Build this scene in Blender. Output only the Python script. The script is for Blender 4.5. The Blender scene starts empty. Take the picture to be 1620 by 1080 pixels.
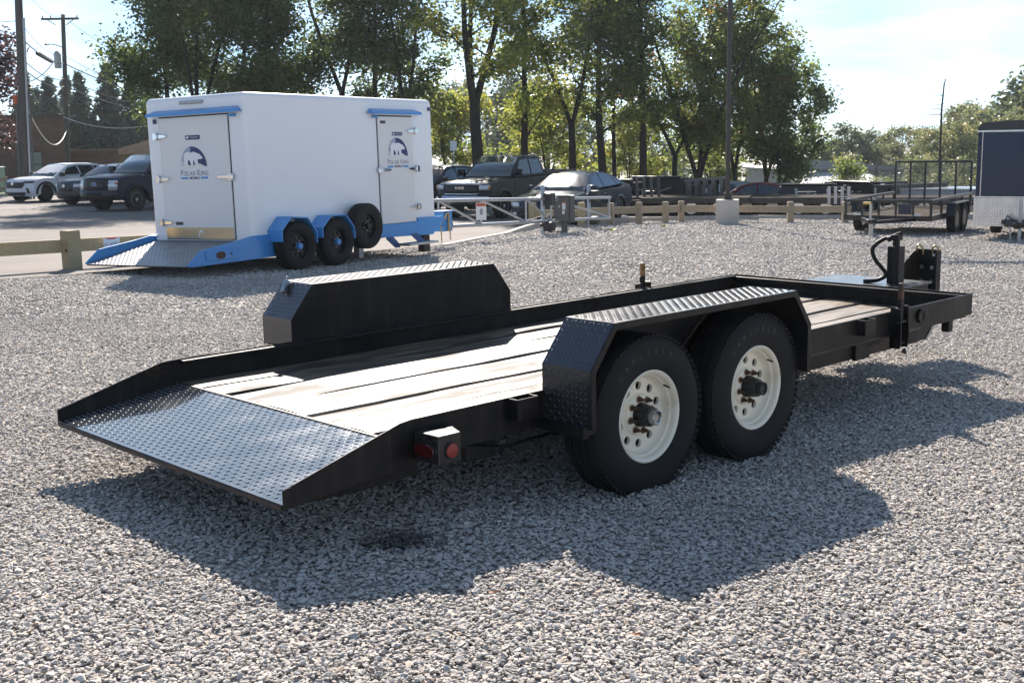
import bpy, bmesh, math, random
import numpy as np
from math import sin, cos, pi, radians, sqrt, atan2
from mathutils import Vector, Matrix, Euler

S = bpy.context.scene
C = S.collection
# ------------------------------------------------------------------ camera
cp, sp = cos(.1686), sin(.1686)
cr, sr = cos(-.0178), sin(-.0178)
right, up, fwd = Vector((1, 0, 0)), Vector((0, sp, cp)), Vector((0, cp, -sp))
cx_, cy_ = right * cr + up * sr, right * -sr + up * cr
cam = bpy.data.cameras.new('camera')
cam.sensor_width = 36; cam.lens = 1852.34 / 1620 * 36
cam.clip_start = .05; cam.clip_end = 3000
cam.dof.use_dof = False
co = bpy.data.objects.new('camera', cam); C.objects.link(co)
co.matrix_world = Matrix(((cx_.x, cy_.x, -fwd.x, 0), (cx_.y, cy_.y, -fwd.y, 0), (cx_.z, cy_.z, -fwd.z, 1.6761), (0, 0, 0, 1)))
S.camera = co
# ------------------------------------------------------------------ sun, sky, exposure
SUN_AZ, SUN_EL = radians(-6.0), radians(33.6)
sdir = Vector((sin(SUN_AZ) * cos(SUN_EL), cos(SUN_AZ) * cos(SUN_EL), sin(SUN_EL)))
sun = bpy.data.lights.new('sun', 'SUN'); sun.energy = 5.0; sun.angle = radians(.53); sun.color = (1, .905, .81)
so = bpy.data.objects.new('sun', sun); C.objects.link(so)
so.rotation_euler = sdir.to_track_quat('Z', 'Y').to_euler()
S.view_settings.view_transform = 'Standard'; S.view_settings.look = 'None'
S.view_settings.gamma = 1; S.view_settings.use_curve_mapping = False
S.view_settings.exposure = 1.18
S.render.engine = 'CYCLES'
S.cycles.max_bounces = 7; S.cycles.transparent_max_bounces = 8
S.cycles.sample_clamp_indirect = 6; S.cycles.use_denoising = True
W = bpy.data.worlds.new('World'); S.world = W; W.use_nodes = True
nt = W.node_tree; nt.nodes.clear()
def N(t, ty, **k):
    n = t.nodes.new(ty)
    for a, b in k.items(): setattr(n, a, b)
    return n
sky = N(nt, 'ShaderNodeTexSky', sky_type='NISHITA', sun_disc=False, sun_elevation=SUN_EL, sun_rotation=SUN_AZ % (2 * pi),
        altitude=300, air_density=1.0, dust_density=.05, ozone_density=2.5)
tc = N(nt, 'ShaderNodeTexCoord'); sep = N(nt, 'ShaderNodeSeparateXYZ'); nt.links.new(tc.outputs['Generated'], sep.inputs[0])
az = N(nt, 'ShaderNodeMath', operation='MAXIMUM'); az.inputs[1].default_value = 0; nt.links.new(sep.outputs[2], az.inputs[0])
az2 = N(nt, 'ShaderNodeMath', operation='ADD'); az2.inputs[1].default_value = .16; nt.links.new(az.outputs[0], az2.inputs[0])
dv = N(nt, 'ShaderNodeVectorMath', operation='SCALE'); inv = N(nt, 'ShaderNodeMath', operation='DIVIDE'); inv.inputs[0].default_value = 1
nt.links.new(az2.outputs[0], inv.inputs[1]); nt.links.new(tc.outputs['Generated'], dv.inputs[0]); nt.links.new(inv.outputs[0], dv.inputs['Scale'])
cn = N(nt, 'ShaderNodeTexNoise'); cn.inputs['Scale'].default_value = 1.05; cn.inputs['Detail'].default_value = 7; cn.inputs['Roughness'].default_value = .55
cn.inputs['Distortion'].default_value = .35; nt.links.new(dv.outputs[0], cn.inputs['Vector'])
crp = N(nt, 'ShaderNodeValToRGB'); crp.color_ramp.elements[0].position = .38; crp.color_ramp.elements[1].position = .60
nt.links.new(cn.outputs[0], crp.inputs[0])
gm = N(nt, 'ShaderNodeGamma'); gm.inputs['Gamma'].default_value = .72; nt.links.new(sky.outputs[0], gm.inputs['Color'])
bw = N(nt, 'ShaderNodeRGBToBW'); nt.links.new(gm.outputs[0], bw.inputs[0])
cw = N(nt, 'ShaderNodeMath', operation='MULTIPLY_ADD'); cw.inputs[1].default_value = 1.5; cw.inputs[2].default_value = .25; nt.links.new(bw.outputs[0], cw.inputs[0])
cc = N(nt, 'ShaderNodeVectorMath', operation='SCALE'); cc.inputs[0].default_value = (.98, 1, 1.02); nt.links.new(cw.outputs[0], cc.inputs['Scale'])
mx = N(nt, 'ShaderNodeMix', data_type='RGBA'); ms = N(nt, 'ShaderNodeMath', operation='MULTIPLY'); ms.inputs[1].default_value = .88
nt.links.new(crp.outputs[0], ms.inputs[0]); nt.links.new(ms.outputs[0], mx.inputs['Factor']); nt.links.new(gm.outputs[0], mx.inputs['A']); nt.links.new(cc.outputs[0], mx.inputs['B'])
tn = N(nt, 'ShaderNodeMix', data_type='RGBA', blend_type='MULTIPLY'); tn.inputs['Factor'].default_value = 1; tn.inputs['B'].default_value = (.75, .95, 1.20, 1); nt.links.new(mx.outputs['Result'], tn.inputs['A'])
b1 = N(nt, 'ShaderNodeBackground'); b1.inputs[1].default_value = .092; nt.links.new(tn.outputs['Result'], b1.inputs[0])
wo = N(nt, 'ShaderNodeOutputWorld'); nt.links.new(b1.outputs[0], wo.inputs[0])

# ------------------------------------------------------------------ helpers
def sstep(a, b, x):
    t = np.clip((np.asarray(x, float) - a) / (b - a), 0, 1); return t * t * (3 - 2 * t)
def gz(x, y):
    """height of the sloping ground"""
    x = np.asarray(x, float); y = np.asarray(y, float)
    xe = 26 * np.tanh(x / 26); ye = np.where(y < 32, y, 32 + 10 * np.tanh((y - 32) / 10))
    z = .1739 - .01906 * xe - .02415 * ye
    return z - .55 * sstep(38, 52, y) * sstep(1, 9, x) - 2.7 * sstep(55, 130, y) * sstep(0, 30, x) - .5 * sstep(48, 70, y) * sstep(-30, 5, x)
def G(x, y, dz=0): return (x, y, float(gz(x, y)) + dz)
def at(px, Y): return (px - 810) / 1852.34 * Y      # sideways offset of a direction at a given distance

class MB:
    def __init__(s): s.v = []; s.f = []
    def add(s, vs, fs):
        o = len(s.v); s.v += [tuple(v) for v in vs]; s.f += [tuple(i + o for i in f) for f in fs]; return s
    def box(s, x0, x1, y0, y1, z0, z1, M=None):
        p = [(x, y, z) for z in (z0, z1) for y in (y0, y1) for x in (x0, x1)]
        if M is not None: p = [tuple(M @ Vector(q)) for q in p]
        return s.add(p, [(0, 2, 3, 1), (4, 5, 7, 6), (0, 1, 5, 4), (2, 6, 7, 3), (0, 4, 6, 2), (1, 3, 7, 5)])
    def prism(s, poly, a, b, axis='y'):
        """extrude a 2-D outline: axis y -> (x,z), axis x -> (y,z), axis z -> (x,y)"""
        n = len(poly)
        f = {'y': lambda p, t: (p[0], t, p[1]), 'x': lambda p, t: (t, p[0], p[1]), 'z': lambda p, t: (p[0], p[1], t)}[axis]
        vs = [f(p, a) for p in poly] + [f(p, b) for p in poly]
        fs = [tuple(range(n)), tuple(range(2 * n - 1, n - 1, -1))] + [(i, i + n, (i + 1) % n + n, (i + 1) % n) for i in range(n)]
        return s.add(vs, fs)
    def tube(s, pts, r, n=8, cap=True):
        pts = [Vector(p) for p in pts]; m = len(pts)
        rs = r if hasattr(r, '__len__') else [r] * m
        o = len(s.v); prev = None
        for i, p in enumerate(pts):
            d = (pts[min(i + 1, m - 1)] - pts[max(i - 1, 0)])
            d = d.normalized() if d.length > 1e-9 else Vector((0, 0, 1))
            if prev is None: a = d.orthogonal().normalized()
            else:
                a = prev - d * prev.dot(d); a = a.normalized() if a.length > 1e-6 else d.orthogonal().normalized()
            prev = a; b = d.cross(a)
            for k in range(n):
                t = 2 * pi * k / n; s.v.append(tuple(p + (a * cos(t) + b * sin(t)) * rs[i]))
        for i in range(m - 1):
            for k in range(n):
                k2 = (k + 1) % n; s.f.append((o + i * n + k, o + i * n + k2, o + (i + 1) * n + k2, o + (i + 1) * n + k))
        if cap:
            s.f.append(tuple(o + k for k in range(n - 1, -1, -1))); s.f.append(tuple(o + (m - 1) * n + k for k in range(n)))
        return s
    def lathe(s, prof, c=(0, 0, 0), ax='y', n=32, closed=False):
        """prof: (radius, along) pairs turned round an axis through c"""
        o = len(s.v); m = len(prof)
        for r, h in prof:
            for k in range(n):
                t = 2 * pi * k / n; a, b = r * cos(t), r * sin(t)
                q = {'y': (a, h, b), 'x': (h, a, b), 'z': (a, b, h)}[ax]
                s.v.append((q[0] + c[0], q[1] + c[1], q[2] + c[2]))
        for i in range(m if closed else m - 1):
            j = (i + 1) % m
            for k in range(n):
                k2 = (k + 1) % n; s.f.append((o + i * n + k, o + j * n + k, o + j * n + k2, o + i * n + k2))
        if not closed:
            if prof[0][0] > 1e-6: s.f.append(tuple(o + k for k in range(n)))
            if prof[-1][0] > 1e-6: s.f.append(tuple(o + (m - 1) * n + k for k in range(n - 1, -1, -1)))
        return s
    def treads(s, O, ex, ey, la, lb, pitch=.036, L=.027, w=.009, h=.002):
        """diamond-plate studs on the rectangle O + a*ex + b*ey"""
        O, ex, ey = Vector(O), Vector(ex).normalized(), Vector(ey).normalized(); n = ex.cross(ey)
        na, nb = int(la / pitch), int(lb / pitch)
        oa, ob = (la - (na - 1) * pitch) / 2, (lb - (nb - 1) * pitch) / 2
        for i in range(na):
            for j in range(nb):
                sg = 1 if (i + j) % 2 else -1
                d = (ex + ey * sg).normalized(); q = n.cross(d); c = O + ex * (oa + i * pitch) + ey * (ob + j * pitch)
                A, B = c - d * L / 2, c + d * L / 2
                s.add([A, c - d * L * .2 - q * w / 2, c + d * L * .2 - q * w / 2, B, c + d * L * .2 + q * w / 2, c - d * L * .2 + q * w / 2,
                       c - d * L * .28 + n * h, c + d * L * .28 + n * h],
                      [(0, 1, 6), (1, 2, 7, 6), (2, 3, 7), (3, 4, 7), (4, 5, 6, 7), (5, 0, 6)])
        return s
    def mesh(s, name, smooth=35):
        me = bpy.data.meshes.new(name); me.from_pydata(s.v, [], s.f)
        bm = bmesh.new(); bm.from_mesh(me); bmesh.ops.recalc_face_normals(bm, faces=bm.faces); bm.to_mesh(me); bm.free()
        if smooth:
            me.polygons.foreach_set('use_smooth', [True] * len(me.polygons)); me.set_sharp_from_angle(angle=radians(smooth))
        me.update(); return me
    def build(s, name, m, parent=None, smooth=35, bevel=0, kind=None, label=None):
        return link(name, s.mesh(name, smooth), m, parent, bevel, kind, label)

def link(name, me, m, parent=None, bevel=0, kind=None, label=None):
    o = bpy.data.objects.new(name, me)
    if m is not None and not me.materials: me.materials.append(m)
    C.objects.link(o)
    if parent is not None: o.parent = parent
    if bevel:
        b = o.modifiers.new('bevel', 'BEVEL'); b.width = bevel; b.segments = 2; b.limit_method = 'ANGLE'; b.angle_limit = radians(40)
    if kind: o['kind'] = kind
    if label: o['label'] = label
    return o
def thing(name, label, cat, loc=(0, 0, 0), rz=0, group=None, rx=0, ry=0):
    o = bpy.data.objects.new(name, None); o.empty_display_size = .2; C.objects.link(o)
    o.location = loc; o.rotation_euler = (rx, ry, rz)
    return tag(o, label, cat, group)
def tag(o, label, cat, group=None):
    o['label'] = label; o['category'] = cat
    if group: o['group'] = group
    return o
def node(name, parent, loc=(0, 0, 0), rz=0):
    o = bpy.data.objects.new(name, None); o.empty_display_size = .1; C.objects.link(o); o.parent = parent; o.location = loc; o.rotation_euler = (0, 0, rz)
    return o
def copy_tree(o, parent=None, loc=None, rz=None, label=None):
    c = o.copy(); C.objects.link(c); c.parent = parent
    if loc is not None: c.location = loc
    if rz is not None: c.rotation_euler = (0, 0, rz)
    if label: c['label'] = label
    for ch in list(o.children): copy_tree(ch, c)
    return c
def np_mesh(name, V, F):
    V = np.asarray(V, np.float32); F = np.asarray(F, np.int32); k = F.shape[1]
    me = bpy.data.meshes.new(name); me.vertices.add(len(V)); me.vertices.foreach_set('co', V.ravel())
    me.loops.add(F.size); me.loops.foreach_set('vertex_index', F.ravel())
    me.polygons.add(len(F)); me.polygons.foreach_set('loop_start', np.arange(0, F.size, k, dtype=np.int32))
    me.update(calc_edges=True); return me
def text_geo(txt, size, bold=0, sx=1, shear=0):
    cu = bpy.data.curves.new('lettering', 'FONT'); cu.body = txt; cu.size = size; cu.align_x = 'CENTER'; cu.align_y = 'CENTER'
    cu.resolution_u = 3; cu.offset = bold; cu.shear = shear
    o = bpy.data.objects.new('lettering', cu); me = o.to_mesh()
    vs = [(v.co.x * sx, v.co.y) for v in me.vertices]; fs = [tuple(p.vertices) for p in me.polygons]
    o.to_mesh_clear(); bpy.data.objects.remove(o); bpy.data.curves.remove(cu)
    return vs, fs
def curve(pts, k=5):
    P = [Vector(p) for p in pts]; out = []
    for i in range(len(P) - 1):
        p0, p1, p2, p3 = P[max(0, i - 1)], P[i], P[i + 1], P[min(len(P) - 1, i + 2)]
        for j in range(k):
            t = j / k; out.append(tuple(.5 * ((2 * p1) + (p2 - p0) * t + (2 * p0 - 5 * p1 + 4 * p2 - p3) * t * t + (3 * p1 - p0 - 3 * p2 + p3) * t ** 3)))
    return out + [tuple(P[-1])]
def flat_geo(vs, fs, f):
    m = MB(); m.add([f(*v) for v in vs], fs); return m

# ------------------------------------------------------------------ materials
MATS = {}
def pm(name, col, rough=.5, metal=0, col2=None, ns=4, det=5, bump=0, bs=60, rr=0, coat=0, spec=.5, rnd=0, stretch=None, lo=.35, hi=.65, emit=0, aniso=0):
    if name in MATS: return MATS[name]
    m = bpy.data.materials.new(name); m.use_nodes = True; t = m.node_tree; p = t.nodes['Principled BSDF']; L = t.links.new
    p.inputs['Base Color'].default_value = (*col, 1); p.inputs['Roughness'].default_value = rough; p.inputs['Metallic'].default_value = metal
    p.inputs['Coat Weight'].default_value = coat; p.inputs['Coat Roughness'].default_value = .04; p.inputs['Specular IOR Level'].default_value = spec
    tc = N(t, 'ShaderNodeTexCoord'); vec = tc.outputs['Object']
    if stretch:
        mp = N(t, 'ShaderNodeMapping'); mp.inputs['Scale'].default_value = stretch; L(vec, mp.inputs[0]); vec = mp.outputs[0]
    if col2 is not None:
        n = N(t, 'ShaderNodeTexNoise'); n.inputs['Scale'].default_value = ns; n.inputs['Detail'].default_value = det; n.inputs['Roughness'].default_value = .6; L(vec, n.inputs['Vector'])
        r = N(t, 'ShaderNodeValToRGB'); r.color_ramp.elements[0].position = lo; r.color_ramp.elements[1].position = hi
        r.color_ramp.elements[0].color = (*col, 1); r.color_ramp.elements[1].color = (*col2, 1); L(n.outputs[0], r.inputs[0]); c = r.outputs[0]
        if rnd:
            oi = N(t, 'ShaderNodeObjectInfo'); h = N(t, 'ShaderNodeHueSaturation'); mr = N(t, 'ShaderNodeMapRange')
            mr.inputs['To Min'].default_value = 1 - rnd; mr.inputs['To Max'].default_value = 1 + rnd
            L(oi.outputs['Random'], mr.inputs['Value']); L(mr.outputs[0], h.inputs['Value']); L(c, h.inputs['Color']); c = h.outputs[0]
        L(c, p.inputs['Base Color'])
        if rr:
            mr = N(t, 'ShaderNodeMapRange'); mr.inputs['To Min'].default_value = rough; mr.inputs['To Max'].default_value = rough + rr
            mr.inputs['From Min'].default_value = lo; mr.inputs['From Max'].default_value = hi
            L(n.outputs[0], mr.inputs['Value']); L(mr.outputs[0], p.inputs['Roughness'])
    if bump:
        n2 = N(t, 'ShaderNodeTexNoise'); n2.inputs['Scale'].default_value = bs; n2.inputs['Detail'].default_value = 4; L(vec, n2.inputs['Vector'])
        b = N(t, 'ShaderNodeBump'); b.inputs['Strength'].default_value = bump; b.inputs['Distance'].default_value = .01; L(n2.outputs[0], b.inputs['Height']); L(b.outputs[0], p.inputs['Normal'])
    if emit: p.inputs['Emission Color'].default_value = (*col, 1); p.inputs['Emission Strength'].default_value = emit
    MATS[name] = m; return m
def leaf_mat(name, cols, trans=.58):
    cols = [tuple(v * 1.75 for v in q) for q in cols]
    if name in MATS: return MATS[name]
    m = bpy.data.materials.new(name); m.use_nodes = True; t = m.node_tree; t.nodes.clear(); L = t.links.new
    g = N(t, 'ShaderNodeNewGeometry'); tc = N(t, 'ShaderNodeTexCoord'); n = N(t, 'ShaderNodeTexNoise'); n.inputs['Scale'].default_value = .55; n.inputs['Detail'].default_value = 2
    L(tc.outputs['Object'], n.inputs['Vector'])
    a = N(t, 'ShaderNodeMath', operation='MULTIPLY_ADD'); a.inputs[1].default_value = .45; L(g.outputs['Random Per Island'], a.inputs[0])
    a2 = N(t, 'ShaderNodeMath', operation='MULTIPLY_ADD'); a2.inputs[1].default_value = 1.5; a2.inputs[2].default_value = -.5; L(n.outputs[0], a2.inputs[0]); L(a2.outputs[0], a.inputs[2])
    r = N(t, 'ShaderNodeValToRGB'); e = r.color_ramp.elements
    e[0].position = .1; e[0].color = (*cols[0], 1); e[1].position = 1; e[1].color = (*cols[-1], 1)
    for i, c in enumerate(cols[1:-1]):
        q = e.new(.1 + .9 * (i + 1) / (len(cols) - 1)); q.color = (*c, 1)
    L(a.outputs[0], r.inputs[0])
    d = N(t, 'ShaderNodeBsdfPrincipled'); d.inputs['Roughness'].default_value = .45; d.inputs['Specular IOR Level'].default_value = .35; tr = N(t, 'ShaderNodeBsdfTranslucent')
    h = N(t, 'ShaderNodeHueSaturation'); h.inputs['Hue'].default_value = .48; h.inputs['Saturation'].default_value = .95; h.inputs['Value'].default_value = 1.78
    L(r.outputs[0], d.inputs[0]); L(r.outputs[0], h.inputs['Color']); L(h.outputs[0], tr.inputs[0])
    x = N(t, 'ShaderNodeMixShader'); x.inputs[0].default_value = trans; L(d.outputs[0], x.inputs[1]); L(tr.outputs[0], x.inputs[2])
    o = N(t, 'ShaderNodeOutputMaterial'); L(x.outputs[0], o.inputs[0]); MATS[name] = m; return m

BLACK = pm('worn_black_paint', (.006, .006, .0065), .34, col2=(.020, .017, .015), ns=3.2, spec=.22, rr=.25, bump=.08, bs=30)
def worn(m):
    t = m.node_tree; L = t.links.new; p = t.nodes['Principled BSDF']; src = p.inputs['Base Color'].links[0].from_socket; tc = t.nodes['Texture Coordinate']
    n = N(t, 'ShaderNodeTexNoise'); n.inputs['Scale'].default_value = 55; n.inputs['Detail'].default_value = 5; L(tc.outputs['Object'], n.inputs['Vector'])
    n2 = N(t, 'ShaderNodeTexNoise'); n2.inputs['Scale'].default_value = 3.5; n2.inputs['Detail'].default_value = 3; L(tc.outputs['Object'], n2.inputs['Vector'])
    mu = N(t, 'ShaderNodeMath', operation='MULTIPLY'); L(n.outputs[0], mu.inputs[0]); L(n2.outputs[0], mu.inputs[1])
    mr = N(t, 'ShaderNodeMapRange'); mr.inputs['From Min'].default_value = .36; mr.inputs['From Max'].default_value = .42; mr.inputs['To Max'].default_value = .8; L(mu.outputs[0], mr.inputs['Value'])
    x = N(t, 'ShaderNodeMix', data_type='RGBA'); x.inputs['B'].default_value = (.07, .035, .018, 1); L(mr.outputs[0], x.inputs['Factor']); L(src, x.inputs['A'])
    mp = N(t, 'ShaderNodeMapping'); mp.inputs['Scale'].default_value = (9, 9, 1.2); L(tc.outputs['Object'], mp.inputs[0]); n3 = N(t, 'ShaderNodeTexNoise'); n3.inputs['Scale'].default_value = 2; n3.inputs['Detail'].default_value = 6; L(mp.outputs[0], n3.inputs['Vector'])
    m3 = N(t, 'ShaderNodeMapRange'); m3.inputs['From Min'].default_value = .52; m3.inputs['From Max'].default_value = .8; m3.inputs['To Max'].default_value = .35; L(n3.outputs[0], m3.inputs['Value'])
    y = N(t, 'ShaderNodeMix', data_type='RGBA'); y.inputs['B'].default_value = (.075, .068, .06, 1); L(m3.outputs[0], y.inputs['Factor']); L(x.outputs['Result'], y.inputs['A']); L(y.outputs['Result'], p.inputs['Base Color'])
worn(BLACK)
PLATE = pm('black_tread_plate', (.012, .013, .015), .30, col2=(.02, .018, .017), ns=6, rr=.12, coat=.7)
RUBBER = pm('tyre_rubber', (.007, .007, .0075), .68, col2=(.016, .015, .014), ns=7, spec=.3, rr=.15, bump=.1, bs=80)
CREAM = pm('cream_wheel_paint', (.82, .75, .61), .38, col2=(.56, .42, .25), ns=7, lo=.56, hi=.88)
DARK = pm('grease_and_hole_black', (.012, .012, .012), .45)
RUST = pm('rusty_steel', (.10, .045, .02), .8, col2=(.03, .02, .015), ns=30)
STEEL = pm('bare_steel', (.42, .42, .42), .35, 1, col2=(.25, .25, .25), ns=12)
GALV = pm('galvanised_steel', (.44, .45, .46), .45, .8, col2=(.33, .34, .35), ns=14)
CHROME = pm('chrome', (.75, .75, .76), .08, 1)
GOLD = pm('zinc_plated_steel', (.62, .50, .25), .35, .9, col2=(.4, .3, .15), ns=20)
REDL = pm('red_lens', (.07, .003, .004), .2, col2=(.03, .0015, .002), ns=120, coat=.6)
REFL = pm('red_reflector', (.22, .010, .008), .3, coat=.5)
AMBER = pm('amber_enamel', (.42, .19, .04), .5, col2=(.10, .05, .02), ns=18)
BLUE = pm('blue_trailer_paint', (.05, .26, .60), .32, coat=.3)
WHITE = pm('white_gelcoat', (.80, .80, .81), .28, coat=.25, bump=.015, bs=3)
DOORW = pm('white_door_skin', (.72, .715, .71), .32, bump=.02, bs=4)
NAVY = pm('navy_print', (.012, .026, .12), .4)
GREYP = pm('grey_print', (.22, .25, .30), .45)
CYAN = pm('light_blue_print', (.03, .25, .60), .4)
WPRINT = pm('white_print', (.78, .78, .80), .4)
WSHIELD = pm('sky_sheen_windshield_glass', (.05, .068, .072), .05, spec=.8, coat=.5)  # base lightened so the sky's reflection sits in the glass colour
BLKTRIM = pm('black_plastic', (.012, .012, .013), .5, bump=.05, bs=90)
GLASS = pm('tinted_glass', (.022, .032, .036), .04, spec=.8, coat=.5)
WOODF = pm('treated_timber', (.42, .33, .19), .75, col2=(.32, .25, .14), ns=6, stretch=(.6, 6, 6), bump=.25, bs=40, rnd=.12)
WOODG = pm('weathered_timber', (.34, .28, .19), .8, col2=(.26, .21, .145), ns=6, stretch=(.6, 6, 6), bump=.25, bs=40, rnd=.15)
CONC = pm('concrete', (.46, .43, .39), .85, col2=(.36, .33, .30), ns=6, bump=.2, bs=60)
ALU2 = pm('dull_aluminium_plate', (.30, .31, .32), .42, .6, col2=(.24, .24, .25), ns=4)
ALU = pm('aluminium_tread_plate', (.58, .59, .60), .26, .9, col2=(.46, .46, .47), ns=5)
GREYB = pm('grey_enamel', (.075, .075, .075), .45, bump=.05, bs=70)
BARK = pm('tree_bark', (.032, .027, .023), .9, spec=.15, col2=(.017, .0145, .0125), ns=5, stretch=(5, 5, 1), bump=.5, bs=14)
POLEW = pm('pole_timber', (.10, .082, .072), .85, col2=(.06, .05, .043), ns=5, stretch=(8, 8, .8), bump=.3, bs=20)
BRASS = pm('polished_gold_plate', (.60, .54, .42), .2, 1, bump=.12, bs=2.2)
def paint(name, col, rough=.28, metal=0.0): return pm(name, col, rough, metal, coat=.06, spec=.16)
RIMS = pm('alloy_rim', (.50, .51, .52), .3, .9); RIMB = pm('black_rim', (.018, .018, .02), .35, .3)
LAMP = pm('headlight_glass', (.55, .57, .58), .08, .3, coat=1); ORNG = pm('amber_lens', (.55, .16, .02), .25, coat=.5)
INNER = pm('dark_wheel_well', (.008, .008, .008), .9); SHINE = CHROME
# ------------------------------------------------------------------ ground
def stone_colour(t, posname='base'):
    """limestone colours with an oil stain of its own shape where the trailer dripped"""
    L = t.links.new
    g = N(t, 'ShaderNodeNewGeometry')
    return g
def gravel_mat(name, inst):
    m = bpy.data.materials.new(name); m.use_nodes = True; t = m.node_tree; L = t.links.new; p = t.nodes['Principled BSDF']
    p.inputs['Roughness'].default_value = .8; p.inputs['Specular IOR Level'].default_value = .15
    g = N(t, 'ShaderNodeNewGeometry')
    r = N(t, 'ShaderNodeValToRGB'); e = r.color_ramp.elements
    pal = [(0, (.35, .325, .30)), (.2, (.415, .385, .353)), (.5, (.465, .43, .393)), (.75, (.50, .463, .423)), (.92, (.545, .505, .465)), (1, (.43, .345, .27))]
    e[0].position, e[0].color = pal[0][0], (*pal[0][1], 1); e[1].position, e[1].color = pal[-1][0], (*pal[-1][1], 1)
    for q, c in pal[1:-1]: k = e.new(q); k.color = (*c, 1)
    if inst:
        oi = N(t, 'ShaderNodeObjectInfo'); L(oi.outputs['Random'], r.inputs[0])
    else:
        v = N(t, 'ShaderNodeTexVoronoi'); v.inputs['Scale'].default_value = 26; v.inputs['Randomness'].default_value = 1; L(g.outputs['Position'], v.inputs['Vector'])
        sc = N(t, 'ShaderNodeSeparateColor'); L(v.outputs['Color'], sc.inputs[0]); L(sc.outputs[0], r.inputs[0])
        v2 = N(t, 'ShaderNodeTexVoronoi', feature='SMOOTH_F1'); v2.inputs['Scale'].default_value = 26; L(g.outputs['Position'], v2.inputs['Vector'])
        n3 = N(t, 'ShaderNodeTexNoise'); n3.inputs['Scale'].default_value = 9; n3.inputs['Detail'].default_value = 6; L(g.outputs['Position'], n3.inputs['Vector'])
        ad = N(t, 'ShaderNodeMath', operation='MULTIPLY_ADD'); ad.inputs[1].default_value = -1.2; L(v2.outputs['Distance'], ad.inputs[0]); L(n3.outputs[0], ad.inputs[2])
        b = N(t, 'ShaderNodeBump'); b.inputs['Strength'].default_value = 1; b.inputs['Distance'].default_value = .03; L(ad.outputs[0], b.inputs['Height']); L(b.outputs[0], p.inputs['Normal'])
    n1 = N(t, 'ShaderNodeTexNoise'); n1.inputs['Scale'].default_value = .8; n1.inputs['Detail'].default_value = 5; L(g.outputs['Position'], n1.inputs['Vector'])
    mr = N(t, 'ShaderNodeMapRange'); mr.inputs['From Min'].default_value = .3; mr.inputs['From Max'].default_value = .7; mr.inputs['To Min'].default_value = .88 if inst else .64; mr.inputs['To Max'].default_value = 1.12 if inst else .82  # bare bed darkened for the missing shade between chips
    L(n1.outputs[0], mr.inputs['Value'])
    h = N(t, 'ShaderNodeHueSaturation'); L(r.outputs[0], h.inputs['Color']); L(mr.outputs[0], h.inputs['Value'])
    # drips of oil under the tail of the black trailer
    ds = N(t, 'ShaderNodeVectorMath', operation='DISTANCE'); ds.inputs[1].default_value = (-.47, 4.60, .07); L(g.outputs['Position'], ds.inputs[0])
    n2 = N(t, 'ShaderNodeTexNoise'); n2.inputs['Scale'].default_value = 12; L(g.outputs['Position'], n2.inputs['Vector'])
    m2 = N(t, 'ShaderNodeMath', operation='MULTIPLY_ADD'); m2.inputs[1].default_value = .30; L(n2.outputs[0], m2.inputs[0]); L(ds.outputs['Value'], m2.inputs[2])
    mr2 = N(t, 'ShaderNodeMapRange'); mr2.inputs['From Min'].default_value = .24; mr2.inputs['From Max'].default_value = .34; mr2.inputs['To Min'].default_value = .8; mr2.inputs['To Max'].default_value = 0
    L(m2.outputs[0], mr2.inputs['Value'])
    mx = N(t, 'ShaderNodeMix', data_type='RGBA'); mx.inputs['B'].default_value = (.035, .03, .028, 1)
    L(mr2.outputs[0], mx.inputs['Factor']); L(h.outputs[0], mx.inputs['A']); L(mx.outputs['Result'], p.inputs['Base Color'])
    MATS[name] = m; return m
GRAVEL = gravel_mat('gravel_bed', False); STONE = gravel_mat('limestone_chips', True)

def grid(name, xs, ys, m, dz=0, fn=None):
    X, Y = np.meshgrid(xs, ys); Z = gz(X, Y) + dz
    V = np.stack([X, Y, Z], -1).reshape(-1, 3); n, k = len(ys), len(xs)
    i = np.arange((n - 1) * k).reshape(n - 1, k)[:, :-1].ravel()
    o = link(name, np_mesh(name, V, np.stack([i, i + 1, i + k + 1, i + k], -1)), m)
    o.data.polygons.foreach_set('use_smooth', [True] * len(o.data.polygons)); o['kind'] = 'structure'; return o
xs = np.concatenate([np.linspace(-450, -60, 10)[:-1], np.linspace(-60, 60, 81), np.linspace(60, 450, 10)[1:]])
ys = np.concatenate([np.linspace(-120, -10, 5)[:-1], np.linspace(-10, 60, 71), np.linspace(60, 160, 30)[1:], np.linspace(160, 600, 8)[1:]])
grid('ground', xs, ys, GRAVEL, -.006)

def strip(name, path, off, m, dz, nu=10, thick=0, kind='structure'):
    """a sheet between a polyline and the same polyline moved by off (dx,dy or function)"""
    V = []; nseg = 0; pts = []
    for a, b in zip(path[:-1], path[1:]):
        k = max(1, int(sqrt((a[0] - b[0]) ** 2 + (a[1] - b[1]) ** 2) / 1.5))
        for i in range(k): pts.append((a[0] + (b[0] - a[0]) * i / k, a[1] + (b[1] - a[1]) * i / k))
    pts.append(path[-1]); mb = MB(); n = len(pts)
    vs = []
    for j in range(nu + 1):
        t = (j / nu) ** 1.6
        for p in pts:
            x, y = p[0] + off[0] * t, p[1] + off[1] * t; vs.append((x, y, float(gz(x, y)) + dz))
    mb.add(vs, [(j * n + i, j * n + i + 1, (j + 1) * n + i + 1, (j + 1) * n + i) for j in range(nu) for i in range(n - 1)])
    return mb.build(name, m, None, 60, kind=kind)
def asphalt_mat():
    m = pm('sunbleached_asphalt', (.165, .15, .138), .88, spec=.2, col2=(.205, .187, .172), ns=.7, bump=.35, bs=150, det=8); return m
ASPH = asphalt_mat()
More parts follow.
